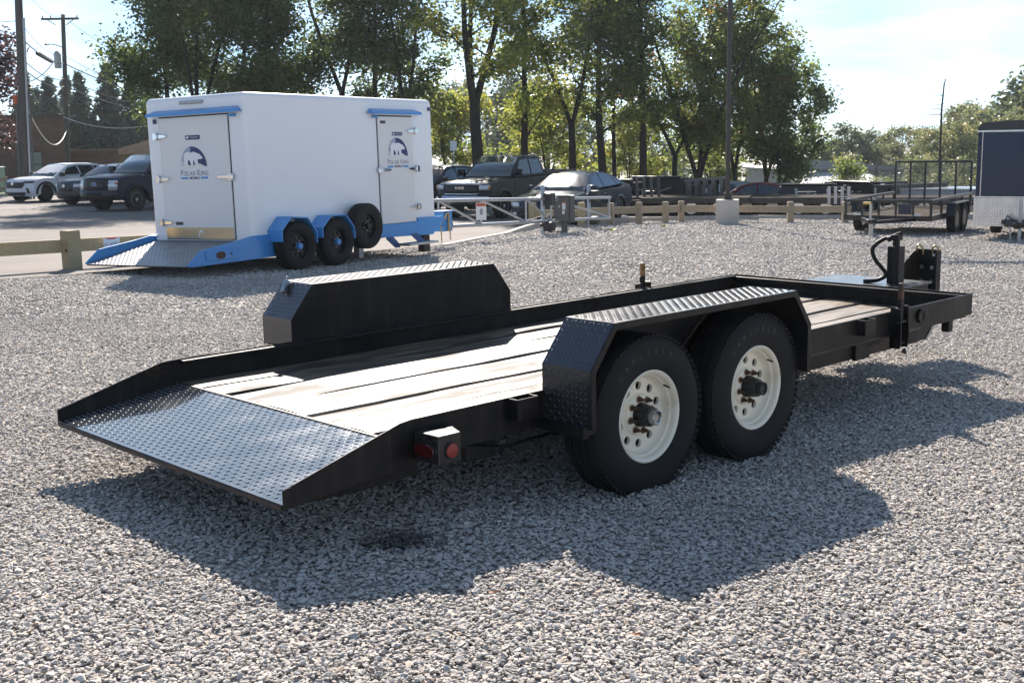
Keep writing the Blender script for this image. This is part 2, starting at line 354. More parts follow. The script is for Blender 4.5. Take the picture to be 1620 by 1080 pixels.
LINEP = pm('worn_white_road_paint', (.62, .60, .58), .6, col2=(.34, .31, .28), ns=7, lo=.45, hi=.75)
edge = [(-22, -1), (-14, 8.3), (-7.1, 16.22), (-6.34, 17.04), (-3.6, 20.9), (-1.38, 23.9), (-.67, 26.4), (.13, 28.9), (.62, 31.0), (2.0, 34.2), (6.5, 37.0), (16, 37.4), (40, 36)]
strip('parking_lot', edge, (-34, 36), ASPH, .006, 26)
LD = Vector((sin(radians(32)), cos(radians(32)), 0)); LT = Vector((cos(radians(32)), -sin(radians(32)), 0))
def painted(x, y, L, wdt=.11):
    a = Vector((x, y, 0)); b = a + LD * L; t = LT * wdt / 2; k = 6; mb = MB(); vs = []
    for i in range(k + 1):
        for s in (-1, 1):
            q = a.lerp(b, i / k) + t * s; vs.append((q.x, q.y, float(gz(q.x, q.y)) + .011))
    mb.add(vs, [(2 * i, 2 * i + 1, 2 * i + 3, 2 * i + 2) for i in range(k)]); return mb
for x, y, L in [(-15.4, 31.2, 4.6), (-12.6, 33.0, 4.8), (-20.5, 43.5, 4.8), (-9.9, 36.0, 4.8), (-7.0, 37.2, 5), (-4.1, 38.5, 5), (2.6, 39, 5)]:
    painted(x, y, L).build('painted_line', LINEP, None, 0, kind='structure')
# low concrete kerb that rises beside the gate
kb = MB(); kp = [(-1.38, 23.9, .02), (-.67, 26.4, .03), (-.1, 28.2, .04), (.13, 28.9, .09), (.40, 29.9, .13), (.62, 31.0, .13), (2.0, 34.2, .12), (6.5, 37.0, .12), (16, 37.4, .12)]
vs = []
for i, (x, y, h) in enumerate(kp):
    a = kp[max(0, i - 1)]; b = kp[min(len(kp) - 1, i + 1)]; d = Vector((b[0] - a[0], b[1] - a[1], 0)).normalized(); q = Vector((d.y, -d.x, 0)) * .15
    for s, z in ((-1, -.05), (-1, h - .012), (-.85, h), (1, h), (1, -.05)):
        px, py = x + q.x * s * .5, y + q.y * s * .5; vs.append((px, py, float(gz(px, py)) + z))
kb.add(vs, [(i * 5 + k, i * 5 + k + 1, i * 5 + 6 + k, i * 5 + 5 + k) for i in range(len(kp) - 1) for k in range(4)] + [(0, 1, 2, 3, 4)])
kb.build('kerb', CONC, None, 30, kind='structure')
strip('concrete_apron', [(3.0, 35.6), (7.5, 36.6), (12, 36.8)], (-1.0, 3.0), pm('pale_concrete', (.50, .46, .40), .8, col2=(.42, .38, .33), ns=2), .014, 4)
# grass beyond the lot on the left
GRASSM = pm('lawn', (.085, .13, .028), .9, col2=(.05, .085, .02), ns=3, bump=.6, bs=60)
strip('lawn', [(-75, 46), (-45, 52), (-27.5, 55.8), (-20, 60), (-8, 66), (6, 72), (40, 74)], (-20, 55), GRASSM, .05, 8)
kb2 = MB(); kq = [(-45, 51.5), (-27.5, 55.3), (-20, 59.5)]; vs = []
for x, y in kq:
    for dx, dy, z in ((.12, -.1, -.1), (.12, -.1, .14), (-.12, .1, .14), (-.12, .1, -.1)): vs.append((x + dx, y + dy, float(gz(x, y)) + z))
kb2.add(vs, [(i * 4 + k, i * 4 + k + 1, i * 4 + 5 + k, i * 4 + 4 + k) for i in range(2) for k in range(3)]); kb2.build('kerb', CONC, None, 30, kind='structure')

# ------------------------------------------------------------------ loose gravel (instanced chips)
rng = np.random.default_rng(7)
stones = bpy.data.collections.new('limestone_chip_shapes')
for k in range(14):
    bm = bmesh.new(); n = 15
    for i in range(n):
        v = Vector(rng.normal(size=3)).normalized() * rng.uniform(.8, 1.0); bm.verts.new((v.x * 1.0, v.y * rng.uniform(.68, .8), v.z * .38))
    bmesh.ops.convex_hull(bm, input=bm.verts)
    for v in [v for v in bm.verts if not v.link_faces]: bm.verts.remove(v)
    me = bpy.data.meshes.new('chip'); bm.to_mesh(me); bm.free(); me.materials.append(STONE)
    stones.objects.link(bpy.data.objects.new('chip', me))
P, Q, Rr, I = [], [], [], []
def keep_gravel(x, y):
    ex = np.array([e[0] for e in edge]); ey = np.array([e[1] for e in edge])
    return (x > np.interp(y, ey[:11], ex[:11]) + .12) & (y < 36.5)
for y0, y1, dens, s0, s1 in [(2.6, 5.2, 4900, .006, .022), (5.2, 8, 3700, .007, .022), (8, 12, 2000, .009, .024), (12, 17, 720, .015, .031), (17, 26, 300, .022, .042), (26, 39, 130, .032, .056)]:
    ar = (y1 - y0) * (y1 + y0) / 2 * 2 * .68; n = int(ar * dens)
    y = np.sqrt(rng.uniform(y0 ** 2, y1 ** 2, n)); x = y * rng.uniform(-.68, .68, n)
    k = keep_gravel(x, y); x, y = x[k], y[k]; n = len(x)
    sc = s0 + (s1 - s0) * rng.beta(1.5, 3.0, n)
    big = rng.random(n) < .008; sc[big] *= 1.6
    z = gz(x, y) + sc * .16 + rng.uniform(-.004, .007, n)
    P.append(np.stack([x, y, z], -1)); Q.append(sc)
    Rr.append(np.stack([rng.normal(0, .2, n), rng.normal(0, .2, n), rng.uniform(0, 6.28, n)], -1)); I.append(rng.integers(0, 14, n))
P = np.concatenate(P).astype(np.float32); Q = np.concatenate(Q).astype(np.float32); Rr = np.concatenate(Rr).astype(np.float32); I = np.concatenate(I).astype(np.int32)
me = bpy.data.meshes.new('gravel'); me.vertices.add(len(P)); me.vertices.foreach_set('co', P.ravel())
for nm, ty, key, d in (('rot', 'FLOAT_VECTOR', 'vector', Rr), ('size', 'FLOAT', 'value', Q), ('shape', 'INT', 'value', I)):
    me.attributes.new(nm, ty, 'POINT').data.foreach_set(key, d.ravel())
me.materials.append(STONE)
go = link('gravel', me, None, kind='stuff'); tag(go, 'loose pale crushed limestone gravel covering the whole yard', 'gravel')
ng = bpy.data.node_groups.new('scatter_gravel', 'GeometryNodeTree')
ng.interface.new_socket('Geometry', in_out='INPUT', socket_type='NodeSocketGeometry'); ng.interface.new_socket('Geometry', in_out='OUTPUT', socket_type='NodeSocketGeometry')
gi = N(ng, 'NodeGroupInput'); gout = N(ng, 'NodeGroupOutput'); ip = N(ng, 'GeometryNodeInstanceOnPoints')
ci = N(ng, 'GeometryNodeCollectionInfo'); ci.inputs['Collection'].default_value = stones; ci.inputs['Separate Children'].default_value = True; ci.inputs['Reset Children'].default_value = True
def attr(nm, ty):
    a = N(ng, 'GeometryNodeInputNamedAttribute', data_type=ty); a.inputs['Name'].default_value = nm; return a
ar_, as_, ai_ = attr('rot', 'FLOAT_VECTOR'), attr('size', 'FLOAT'), attr('shape', 'INT')
l = ng.links.new
l(gi.outputs[0], ip.inputs['Points']); l(ci.outputs[0], ip.inputs['Instance']); ip.inputs['Pick Instance'].default_value = True
e2r = N(ng, 'FunctionNodeEulerToRotation'); l(ar_.outputs[0], e2r.inputs[0]); l(e2r.outputs[0], ip.inputs['Rotation'])
l(as_.outputs[0], ip.inputs['Scale']); l(ai_.outputs[0], ip.inputs['Instance Index']); l(ip.outputs[0], gout.inputs[0])
md = go.modifiers.new('scatter', 'NODES'); md.node_group = ng
# a few larger stones, leaves and weeds one can pick out
def rock(x, y, s, label):
    me = stones.objects[random.randrange(10)].data.copy(); o = link('rock', me, None); o.location = G(x, y, s * .3); o.scale = (s, s * .9, s * .8); o.rotation_euler = (.2, .1, random.random() * 6); return tag(o, label, 'stone')
rock(-1.14, 3.33, .038, 'largest pale rock in the foreground gravel near the bottom edge, left of centre')
rock(.96, 3.90, .034, 'larger tan rock in the sunlit gravel in front of the fender shadow')
YL = pm('yellow_green_weed', (.32, .42, .04), .6)
for x, y, lab in [(2.55, 29.6, 'yellow-green weed growing in gravel right of the gate control box'), (4.15, 31.6, 'yellow-green weed sprouting in gravel near the fence corner posts')]:
    mb = MB(); r = random.Random(int(x * 100))
    for i in range(16):
        a = r.random() * 6.28; d = r.uniform(.05, .2); c = Vector(G(x, y)); e = c + Vector((cos(a) * d, sin(a) * d, r.uniform(.02, .09))); w = Vector((-sin(a), cos(a), .3)) * .025
        mb.add([c, c.lerp(e, .6) + w, e, c.lerp(e, .6) - w], [(0, 1, 2, 3)])
    tag(mb.build('weed', YL), lab, 'weed')
LEAFB = pm('dry_leaf', (.32, .12, .03), .7)
for i, (x, y, lab) in enumerate([(-.08, 3.93, 'small brown dry leaf on the gravel below the middle of the trailer shadow'), (.38, 3.55, 'small orange dry leaf lying alone in the foreground gravel')]):
    mb = MB(); c = Vector(G(x, y, .03))
    mb.add([c + Vector(q) * .02 for q in ((-1, 0, .2), (-.3, .5, 0), (.5, .35, .25), (1.1, 0, .1), (.5, -.35, .3), (-.3, -.5, .1), (0, 0, -.1))], [(0, 1, 6), (1, 2, 6), (2, 3, 6), (3, 4, 6), (4, 5, 6), (5, 0, 6)])
    tag(mb.build('fallen_leaf', LEAFB), lab, 'leaf')
# ------------------------------------------------------------------ buildings
def brick_mat():
    m = bpy.data.materials.new('red_brown_brick'); m.use_nodes = True; t = m.node_tree; p = t.nodes['Principled BSDF']; L = t.links.new; p.inputs['Roughness'].default_value = .85
    tc = N(t, 'ShaderNodeTexCoord'); mp_ = N(t, 'ShaderNodeMapping'); mp_.inputs['Rotation'].default_value = (pi / 2, 0, 0); L(tc.outputs['Object'], mp_.inputs[0])
    b = N(t, 'ShaderNodeTexBrick'); b.inputs['Color1'].default_value = (.16, .062, .040, 1); b.inputs['Color2'].default_value = (.10, .042, .032, 1); b.inputs['Mortar'].default_value = (.16, .12, .10, 1)
    b.inputs['Scale'].default_value = 1; b.inputs['Brick Width'].default_value = .4; b.inputs['Row Height'].default_value = .13; b.inputs['Mortar Size'].default_value = .016; L(mp_.outputs[0], b.inputs['Vector'])
    n = N(t, 'ShaderNodeTexNoise'); n.inputs['Scale'].default_value = .7; n.inputs['Detail'].default_value = 6; L(tc.outputs['Object'], n.inputs['Vector']); h = N(t, 'ShaderNodeHueSaturation'); mr = N(t, 'ShaderNodeMapRange'); mr.inputs['To Min'].default_value = .6; mr.inputs['To Max'].default_value = 1.4
    L(n.outputs[0], mr.inputs['Value']); L(mr.outputs[0], h.inputs['Value']); L(b.outputs[0], h.inputs['Color']); L(h.outputs[0], p.inputs['Base Color']); return m
BRICK = brick_mat()
TANR = pm('tan_roofing', (.30, .22, .165), .8, col2=(.25, .18, .13), ns=2); TANW = pm('tan_siding', (.34, .22, .13), .8); METR = pm('pale_metal_roof', (.50, .50, .51), .45, .2, col2=(.42, .42, .44), ns=1.2, stretch=(1, 6, 1)); METW = pm('grey_metal_siding', (.23, .24, .255), .6, col2=(.20, .21, .225), ns=2, stretch=(9, 9, .4))
WBLIND = pm('window_blind', (.24, .27, .23), .5, col2=(.20, .22, .19), ns=3)
b = thing('brick_building', 'low red-brown brick building with a flat roof at the far left', 'building', G(at(-10, 78), 78, -.3), radians(22))
mb = MB(); mb.box(-9, 5.3, 0, 14, 0, 4.55); mb.build('wall', BRICK, b, 0)
mb = MB(); mb.box(-9.1, 5.4, -.1, 14.1, 4.552, 4.72); mb.build('parapet_cap', pm('dark_metal_cap', (.06, .045, .04), .6), b, 0)
mb = MB(); mb.box(5.302, 8.6, 2, 10, 0, 2.35); mb.build('annex_wall', BRICK, b, 0)
for wx in (3.1, -2.4):
    mb = MB(); mb.box(wx - .45, wx + .45, -.02, .08, .9, 2.25); w = mb.build('window', WBLIND, b, 0)
    mb = MB(); mb.box(wx - .5, wx + .5, -.08, -.025, .82, .898); mb.build('window_sill', CONC, w, 0)
    mb = MB(); mb.box(wx - .5, wx - .452, -.05, .05, .9, 2.3); mb.box(wx + .452, wx + .5, -.05, .05, .9, 2.3); mb.box(wx - .5, wx + .5, -.05, .05, 2.302, 2.35); mb.box(wx - .45, wx + .45, -.05, -.022, 1.45, 1.5); mb.build('window_frame', BLKTRIM, w, 0)
b = thing('flat_roof_building', 'long tan flat-roofed building beyond the brick building, with rooftop pipes', 'building', G(at(180, 110), 110, -.3), radians(18))
mb = MB(); mb.box(-4, 14, 0, 12, 0, 3.4); mb.build('wall', TANW, b, 0); mb = MB(); mb.box(-4.3, 14.3, -.3, 12.3, 3.402, 4.5); mb.build('roof', TANR, b, 0)
for x, h in ((-.6, .9), (1.4, .7), (2.3, .6)): mb = MB(); mb.tube([(x, 2, 4.45), (x, 2, 4.5 + h)], .11, 8); mb.build('vent_pipe', GALV, b)
mb = MB(); mb.box(-3.2, -1.9, 2, 3.2, 4.5, 5.2); mb.build('rooftop_unit', pm('pale_unit', (.45, .47, .47), .6), b, 0)
b = thing('gabled_building', 'small orange-tan building with a low gable roof behind the navy pickup', 'building', G(at(243, 92), 92, -.7), radians(8))
mb = MB(); mb.box(-2.2, 6, 0, 6, 0, 2.5); mb.build('wall', TANW, b, 0)
mb = MB(); mb.prism([(-3.0, 2.4), (-3.0, 2.55), (1.9, 3.9), (6.6, 2.55), (6.6, 2.4)], -.4, 6.4, 'y'); mb.build('roof', pm('orange_tan_shingles', (.52, .33, .23), .7, col2=(.42, .26, .18), ns=6), b, 0)  # shingle colour brightened to carry the sun glare
mb = MB(); mb.box(-3.9, -2.3, -.5, -.3, 1.55, 2.6); mb.build('lit_panel', pm('pale_sheet', (.75, .70, .55), .6), b, 0)
b = thing('metal_building', 'wide grey metal shed with a pale roof in front of the wood on the right', 'building', G(at(1345, 112), 112, .2), radians(6)); b.scale = (1, 1, 1.25)
mb = MB(); mb.prism([(-5.2, 0), (-5.2, 2.35), (-2.6, 3.0), (8, 2.2), (8, 0)], 6, 16, 'y'); mb.build('wall', METW, b, 0)
mb = MB(); mb.prism([(-5.5, 2.28), (-5.5, 2.42), (-2.6, 3.14), (8.3, 2.3), (8.3, 2.16)], 5.6, 16.4, 'y'); mb.build('roof', METW, b, 0)
mb = MB(); mb.box(-5.0, 3.4, 0, 5.59, 0, 1.30); mb.build('front_wall', METW, b, 0)
mb = MB(); mb.add([(-5.3, -.3, 1.30), (3.7, -.3, 1.30), (3.7, 5.58, 2.0), (-5.3, 5.58, 2.0), (-5.3, -.3, 1.37), (3.7, -.3, 1.37), (3.7, 5.58, 2.07), (-5.3, 5.58, 2.07)], [(0, 1, 2, 3), (4, 5, 6, 7), (0, 4, 5, 1), (1, 5, 6, 2), (2, 6, 7, 3), (3, 7, 4, 0)]); rf = mb.build('lower_roof', METR, b, 0)
mb = MB(); [mb.add([(x, -.3, 1.374), (x + .07, -.3, 1.374), (x + .07, 5.58, 2.074), (x, 5.58, 2.074), (x + .035, -.3, 1.42), (x + .035, 5.58, 2.12)], [(0, 4, 5, 3), (4, 1, 2, 5)]) for x in np.arange(-5.2, 3.6, .6)]; mb.build('roof_seams', METR, rf, 0, kind='stuff')

# ------------------------------------------------------------------ poles and wires
def upole(x, y, h, r, lean, label):
    t = thing('utility_pole', label, 'utility pole', G(x, y, -.1)); mb = MB(); mb.tube([(0, 0, 0), (lean * h * .5, 0, h * .5), (lean * h, 0, h)], [r, r * .88, r * .72], 12); mb.build('pole', POLEW, t, 60); return t
p1x, p1y = at(52, 54), 54
p1 = upole(p1x, p1y, 13, .20, .045, 'thick timber utility pole with conduits strapped to it, beside the white crossover')
for dx, m, h0, h1 in ((.24, GALV, 0, 8.1), (-.24, GREYB, 0, 4.4), (.38, GREYB, 0, 4.6)):
    mb = MB(); mb.tube([(dx, -.1, 0), (dx + .045 * h1, -.1, h1)], .055, 8); mb.build('conduit', m, p1)
mb = MB(); mb.box(-.16, .0, -.22, -.08, 4.35, 4.75); mb.build('marker_tag', pm('orange_tag', (.5, .10, .03), .6), p1, 0)
p2x, p2y = at(120, 76), 76
p2 = upole(p2x, p2y, 10.6, .17, .045, 'timber utility pole with one crossarm and a street lamp arm, behind the grey hatchback')
mb = MB(); mb.box(-.83, 1.52, -.26, -.15, 10.25, 10.38); ca = mb.build('crossarm', POLEW, p2, 0)

for x in (-.73, -.23, .57, 1.42): mb = MB(); mb.tube([(x, -.2, 10.38), (x, -.2, 10.52)], .035, 6); mb.build('insulator', GREYB, ca)

for u0, u1 in ((.02, -.53), (.67, 1.22)): mb = MB(); mb.tube([(u0, -.1, 9.95), (u1, -.1, 10.3)], .03, 5); mb.build('brace', GALV, ca)

mb = MB(); mb.tube([(.3, -.1, 8.6), (-.1, -.2, 8.75), (-.5, -.25, 8.8)], .03, 6); la = mb.build('lamp_arm', GALV, p2); mb = MB(); mb.lathe([(0, .0), (.12, .02), (.15, .06), (.05, .14), (0, .15)], (-.6, -.25, 8.7), 'z', 12); mb.build('lamp_head', GREYB, la)
mb = MB(); mb.lathe([(0, 7.3), (.2, 7.3), (.22, 7.4), (.22, 8.2), (.1, 8.35), (0, 8.35)], (-.02, -.16, 0), 'z', 14); mb.build('transformer', GALV, p2)
WIRE = pm('wire', (.012, .012, .012), .6, spec=.2); WIRER = pm('pale_cable', (.40, .40, .40), .5)
def wire(a, b, sag, r, label, m=WIRE, group='overhead lines between the utility poles'):
    mb = MB(); k = 18; mb.tube([(a[0] + (b[0] - a[0]) * i / k, a[1] + (b[1] - a[1]) * i / k, a[2] + (b[2] - a[2]) * i / k - sag * 4 * (i / k) * (1 - i / k)) for i in range(k + 1)], r, 5); return tag(mb.build('power_line', m, None, 60), label, 'power line', group)
z1, z2 = float(gz(p1x, p1y)), float(gz(p2x, p2y)); p3 = (at(262, 128), 128); z3 = float(gz(*p3)); p0 = (-40, 59); z0 = float(gz(*p0))
for k, (h1, h2, h3, sag, r) in enumerate([(9.6, 10.4, 10.6, .5, .012), (7.9, 8.0, 8.3, .5, .014), (7.2, 7.5, 7.6, .3, .03), (6.3, 6.6, 6.6, .4, .022), (5.9, 6.1, 6.0, .35, .028)]):
    nm = ('topmost thin', 'second', 'thickest middle', 'fourth', 'lowest')[k]
    wire((p1x + .045 * h1, p1y, z1 + h1), (p2x + .045 * h2, p2y, z2 + h2), sag, r, nm + ' overhead line from the thick pole to the crossarm pole')
    wire((p2x + .045 * h2, p2y, z2 + h2), (p3[0], p3[1], z3 + h3), sag, r * 1.2, nm + ' overhead line running from the crossarm pole behind the white trailer')
    wire((p0[0], p0[1], z0 + h1 + .1), (p1x + .045 * h1, p1y, z1 + h1), .2, r, nm + ' overhead line running off the left edge from the thick pole')
    if k in (2, 3): mb = MB(); a = Vector((p1x + .045 * h1, p1y, z1 + h1 - .02)); bb = Vector((p2x + .045 * h2, p2y, z2 + h2)); d = (bb - a); q0, q1 = (.30, .62) if k == 2 else (-.02, .0); q0, q1 = (q0, q1) if k == 2 else (0, 0)
    if k == 2:
        mb.tube([tuple(a + d * f + Vector((0, 0, -sag * 4 * f * (1 - f) - .03))) for f in (q0, q0 + .01, q1 - .01, q1)], [.06, .12, .12, .06], 8); tag(mb.build('splice_case', BLKTRIM, None, 60), 'black cable splice case hanging on the line between the two timber poles', 'cable case')
for k, (z, o) in enumerate(((6.45, 1.0), (5.85, 1.5))):
    mb = MB(); a = Vector((p0[0], p0[1], z0 + z)); bb = Vector((p1x + .045 * z, p1y, z1 + z)); d = bb - a; mb.tube([tuple(a + d * f) for f in (.80, .81, .925 + .02 * k, .935 + .02 * k)], [.05, .11, .11, .05], 8)
    tag(mb.build('splice_case', BLKTRIM, None, 60), ('upper' if k == 0 else 'lower') + ' black cable splice case at the left edge of the picture', 'cable case')
for k, (a, b2, sag) in enumerate([((p1x + .2, p1y, z1 + 4.6), (p2x + .15, p2y, z2 + 3.4), 1.5), ((p1x + 3, p1y + 12, z1 + 3.6), (p2x, p2y, z2 + 4.2), .5), ((p2x - 2.2, p2y, z2 + 6.4), (p2x + .1, p2y, z2 + 8.2), .4)]):
    wire(a, b2, sag, .03, ('pale slack cable drooping between the two timber poles', 'short pale cable looping to the crossarm pole', 'pale guy wire at the top of the crossarm pole')[k], WIRER, None)
for k in range(4): wire((at(770, 82), 82, 1.2 + .35 * k), (at(925, 78), 78, 2.2 + .35 * k), .7 + .1 * k, .018, ('lowest', 'second lowest', 'second highest', 'highest')[k] + ' of the pale sagging wires seen between the trunks behind the black pickup', WIRER, 'wires seen between the trunks')
for px, Y, h, lab in [(1386, 96, 4.6, 'slim far utility pole in front of the wood, left of the mesh gate trailer'), (825, 84, 4.6, 'far timber pole between the trunks behind the black pickup'), (801, 88, 4.2, 'second far timber pole behind the black pickup roof')]:
    t = thing('utility_pole', lab, 'utility pole', G(at(px, Y), Y, -.1)); mb = MB(); mb.tube([(0, 0, 0), (0, 0, h)], [.13, .10], 8); mb.build('pole', POLEW, t, 60)
# lamp pole on its concrete block
bx, by = 6.25, 33.75
mb = MB(); mb.box(-.32, .32, -.32, .32, -.2, .70); o = mb.build('concrete_base', pm('pale_cast_concrete', (.52, .48, .43), .8, col2=(.44, .40, .35), ns=2.5, bump=.1), None, 0, bevel=.02); o.location = G(bx, by); o.rotation_euler = (0, 0, radians(-12)); tag(o, 'square pale concrete block carrying the lamp pole at the timber fence', 'concrete block')
t = thing('lamp_pole', 'tall dark bronze lamp pole standing on the concrete block', 'lamp pole', G(bx, by, .70)); BRZ = pm('dark_bronze_paint', (.028, .022, .021), .5)
mb = MB(); mb.box(-.06, .06, -.06, .06, .03, 9.2); mb.build('pole', BRZ, t, 0, bevel=.015); mb = MB(); mb.box(-.14, .14, -.14, .14, 0, .03); mb.box(-.1, .1, -.1, .1, .03, .2); mb.build('base_plate', BRZ, t, 0)
mb = MB(); mb.box(.06, .17, -.06, .06, 2.65, 2.85); mb.box(.09, .16, -.09, -.06, 2.68, 2.8); mb.build('camera_box', BRZ, t, 0); mb = MB(); mb.box(-1.0, 1.0, -.16, .16, 9.2, 9.32); mb.build('lamp_head', BRZ, t, 0)
# small road sign, green cabinet
t = thing('road_sign', 'small white road sign on a thin post behind the black pickup', 'sign', G(at(724, 50), 50)); mb = MB(); mb.tube([(0, .03, 0), (0, .03, 2.6)], .025, 6); mb.build('post', GALV, t); mb = MB(); mb.box(-.14, .14, -.01, .005, 2.15, 2.55); mb.build('sign_plate', pm('sign_white', (.62, .63, .63), .5), t, 0)
t = thing('utility_cabinet', 'pale green utility cabinet at the left edge beside the brick building', 'cabinet', G(at(-1, 62), 62)); mb = MB(); mb.box(-.6, .6, -.4, .4, 0, 1.25); mb.build('body', pm('pale_green_enamel', (.26, .31, .27), .5), t, 0, bevel=.03); mb = MB(); mb.box(-.64, .64, -.44, .44, 1.252, 1.33); mb.build('lid', pm('pale_green_lid', (.36, .42, .37), .5), t, 0, bevel=.02)

# ------------------------------------------------------------------ timber fences
def post(mbparent, x, y, h, s, rz, m, top=True):
    M = Matrix.Translation(G(x, y, -.15)) @ Matrix.Rotation(rz, 4, 'Z'); mb = MB(); a = s / 2; b2 = a - .012
    P = [(-a, -a, 0), (a, -a, 0), (a, a, 0), (-a, a, 0), (-a, -a, h + .13), (a, -a, h + .13), (a, a, h + .13), (-a, a, h + .13), (-b2, -b2, h + .15), (b2, -b2, h + .15), (b2, b2, h + .15), (-b2, b2, h + .15)]
    mb.add([tuple(M @ Vector(p)) for p in P], [(0, 1, 5, 4), (1, 2, 6, 5), (2, 3, 7, 6), (3, 0, 4, 7), (4, 5, 9, 8), (5, 6, 10, 9), (6, 7, 11, 10), (7, 4, 8, 11), (8, 9, 10, 11)])
    o = mb.build('post', m, mbparent, 0); return o
def rail(par, a, b, z0, z1, th, m):
    mb = MB(); A, B = Vector((a[0], a[1], 0)), Vector((b[0], b[1], 0)); d = (B - A).normalized(); q = Vector((-d.y, d.x, 0)) * th / 2; vs = []
    for p in (A, B):
        g = float(gz(p.x, p.y))
        for s, z in ((-1, z0), (1, z0), (1, z1), (-1, z1)): vs.append((p.x + q.x * s, p.y + q.y * s, g + z))
    mb.add(vs, [(0, 1, 2, 3), (4, 5, 6, 7)] + [(k, k + 4, (k + 1) % 4 + 4, (k + 1) % 4) for k in range(4)]); return mb.build('rail', m, par, 0, bevel=.006)
fd = Vector((sin(radians(36)), cos(radians(36)), 0)); fp = Vector((-6.72, 17.92, 0))
t = thing('timber_fence', 'low fence of pale treated timber beside the white trailer ramp', 'fence', (0, 0, 0))
for k in (-2, -1, 0, 1, 2):
    if k in (1, 2): q = fp + fd * 2.45 * k
    else: q = fp + fd * 2.45 * k
    po = post(t, q.x, q.y, .60, .21, -radians(36), WOODF)
    mb = MB(); c = q + Vector((.06, -.085, 0)); mb.lathe([(0, 0), (.022, 0), (.022, .012), (0, .012)], (0, 0, 0), 'y', 10)
    if k == 0: M = Matrix.Translation(G(q.x, q.y, .30)) @ Matrix.Rotation(-radians(36), 4, 'Z') @ Matrix.Translation((.03, -.113, 0)); mb.v = [tuple(M @ Vector(v)) for v in mb.v]; mb.build('bolt_hole', INNER, po)
for k in (-2, -1, 0, 1):
    a, b2 = fp + fd * (2.45 * k + .02) + Vector((-.09, .066, 0)), fp + fd * (2.45 * (k + 1) - .02) + Vector((-.09, .066, 0)); rail(t, (a.x, a.y), (b2.x, b2.y), .26, .46, .05, WOODF)
# paper plate pinned on the rail
pc = fp + fd * .74; t2 = thing('notice_plate', 'white paper plate with a red top edge pinned to the timber fence rail', 'sign', G(pc.x, pc.y, .37), pi / 2 - radians(36)); yo = .02
mb = MB(); mb.box(-.15, .15, yo - .002, yo, -.09, .09); mb.build('plate', pm('paper_white', (.66, .67, .70), .6), t2, 0); mb = MB(); mb.prism([(-.15, .09), (.15, .09), (.05, .06), (-.05, .06)], yo - .004, yo - .0025, 'y'); mb.build('red_band', pm('red_print', (.5, .05, .04), .5), t2, 0)
vs, fs = text_geo('N2BU', .10, .002, .7); flat_geo(vs, fs, lambda a, b: (a + .06, yo - .005, b - .03)).build('lettering', GREYP, t2, 0); vs, fs = text_geo('DC1', .06, .001, .7); flat_geo(vs, fs, lambda a, b: (a - .095, yo - .005, b - .02)).build('lettering', GREYP, t2, 0)
t = thing('timber_fence', 'low weathered timber fence between the gravel yard and the trailer rows', 'fence', (0, 0, 0))
fpts = [(.62, 31.9), (1.95, 32.0), (2.84, 33.0), (3.72, 33.85), (4.55, 34.35), (5.12, 35.1), (8.25, 34.55), (9.85, 34.5), (11.4, 34.45), (14.5, 34.3), (17.5, 34.1)]
for k, (x, y) in enumerate(fpts): post(t, x, y, .62 if k > 1 else .66, .17, radians(-20 if k < 5 else 0), WOODG if k > 1 else WOODF)
for k in range(1, len(fpts) - 1):
    a, b2 = fpts[k], fpts[k + 1]; off = .10 if k >= 5 else 0; dy = -.1 if k >= 5 else .0; rail(t, (a[0] + off * 0, a[1] + dy), (b2[0], b2[1] + dy), .30, .50, .05, WOODG)
rail(t, fpts[0], fpts[1], .28, .46, .05, WOODF)
t = thing('guard_rail', 'low two-rail timber guard rail on the lawn at the left edge of the picture', 'fence', (0, 0, 0))
ga, gb = (at(-60, 58), 58), (at(22, 59), 59)
for z0_, z1_ in ((.22, .40), (.66, .84)): rail(t, ga, gb, z0_, z1_, .06, WOODG)
for f_ in (.02, .42, .98): post(t, ga[0] + (gb[0] - ga[0]) * f_, ga[1] + (gb[1] - ga[1]) * f_ + .1, .9, .14, 0, WOODG)
# ------------------------------------------------------------------ sliding gate
g1, g2 = Vector((.79, 28.05, 0)), Vector((2.12, 31.5, 0)); gd = Vector((sin(radians(29)), cos(radians(29)), 0)); gq = Vector((gd.y, -gd.x, 0))
for p, h, lab in ((g1, 1.18, 'front galvanised guide post of the sliding gate'), (g2, 1.14, 'rear galvanised guide post of the sliding gate')):
    t = thing('gate_post', lab, 'gate post', G(p.x, p.y, -.05), atan2(gd.y, gd.x)); mb = MB(); mb.tube([(0, 0, 0), (0, 0, h), (0, 0, h + .04)], [.05, .05, .03], 14); mb.build('post', GALV, t, 50)
    for z, hh in ((.86, .30), (.22, .22)):
        mb = MB(); mb.box(-.1, .14, -.28, -.05, z - hh * .4, z + hh * .6); mb.box(-.1, .02, -.05, .05, z + .02, z + .1); mb.build('roller_box', BLKTRIM, t, 0, bevel=.03)
t = thing('sliding_gate', 'galvanised tubular sliding gate with diagonal braces across the lot entrance', 'gate', (0, 0, 0))
def gpt(d, z):
    p = Vector((.86, 28.0, 0)) + gd * d; return (p.x, p.y, -.523 + z - .042 * d)
def bar(nm, d0, z0, d1, z1, r): mb = MB(); mb.tube([gpt(d0, z0), gpt((d0 + d1) / 2, (z0 + z1) / 2), gpt(d1, z1)], r, 9); return mb.build(nm, GALV, t, 60)
bar('top_rail', -6.2, .855, 3.75, .855, .038); bar('bottom_rail', -6.2, .325, 3.75, .325, .038)
ups = [-6.1, -4.75, -3.05, -1.0, .28, 3.68]
for u in ups: bar('upright', u, .33, u, .86, .022)
for a, b2 in zip(ups[:-1], ups[1:]): bar('brace', a + .05, .84, b2 - .05, .35, .024)
bar('cable', -1.0, .36, .28, .5, .008)
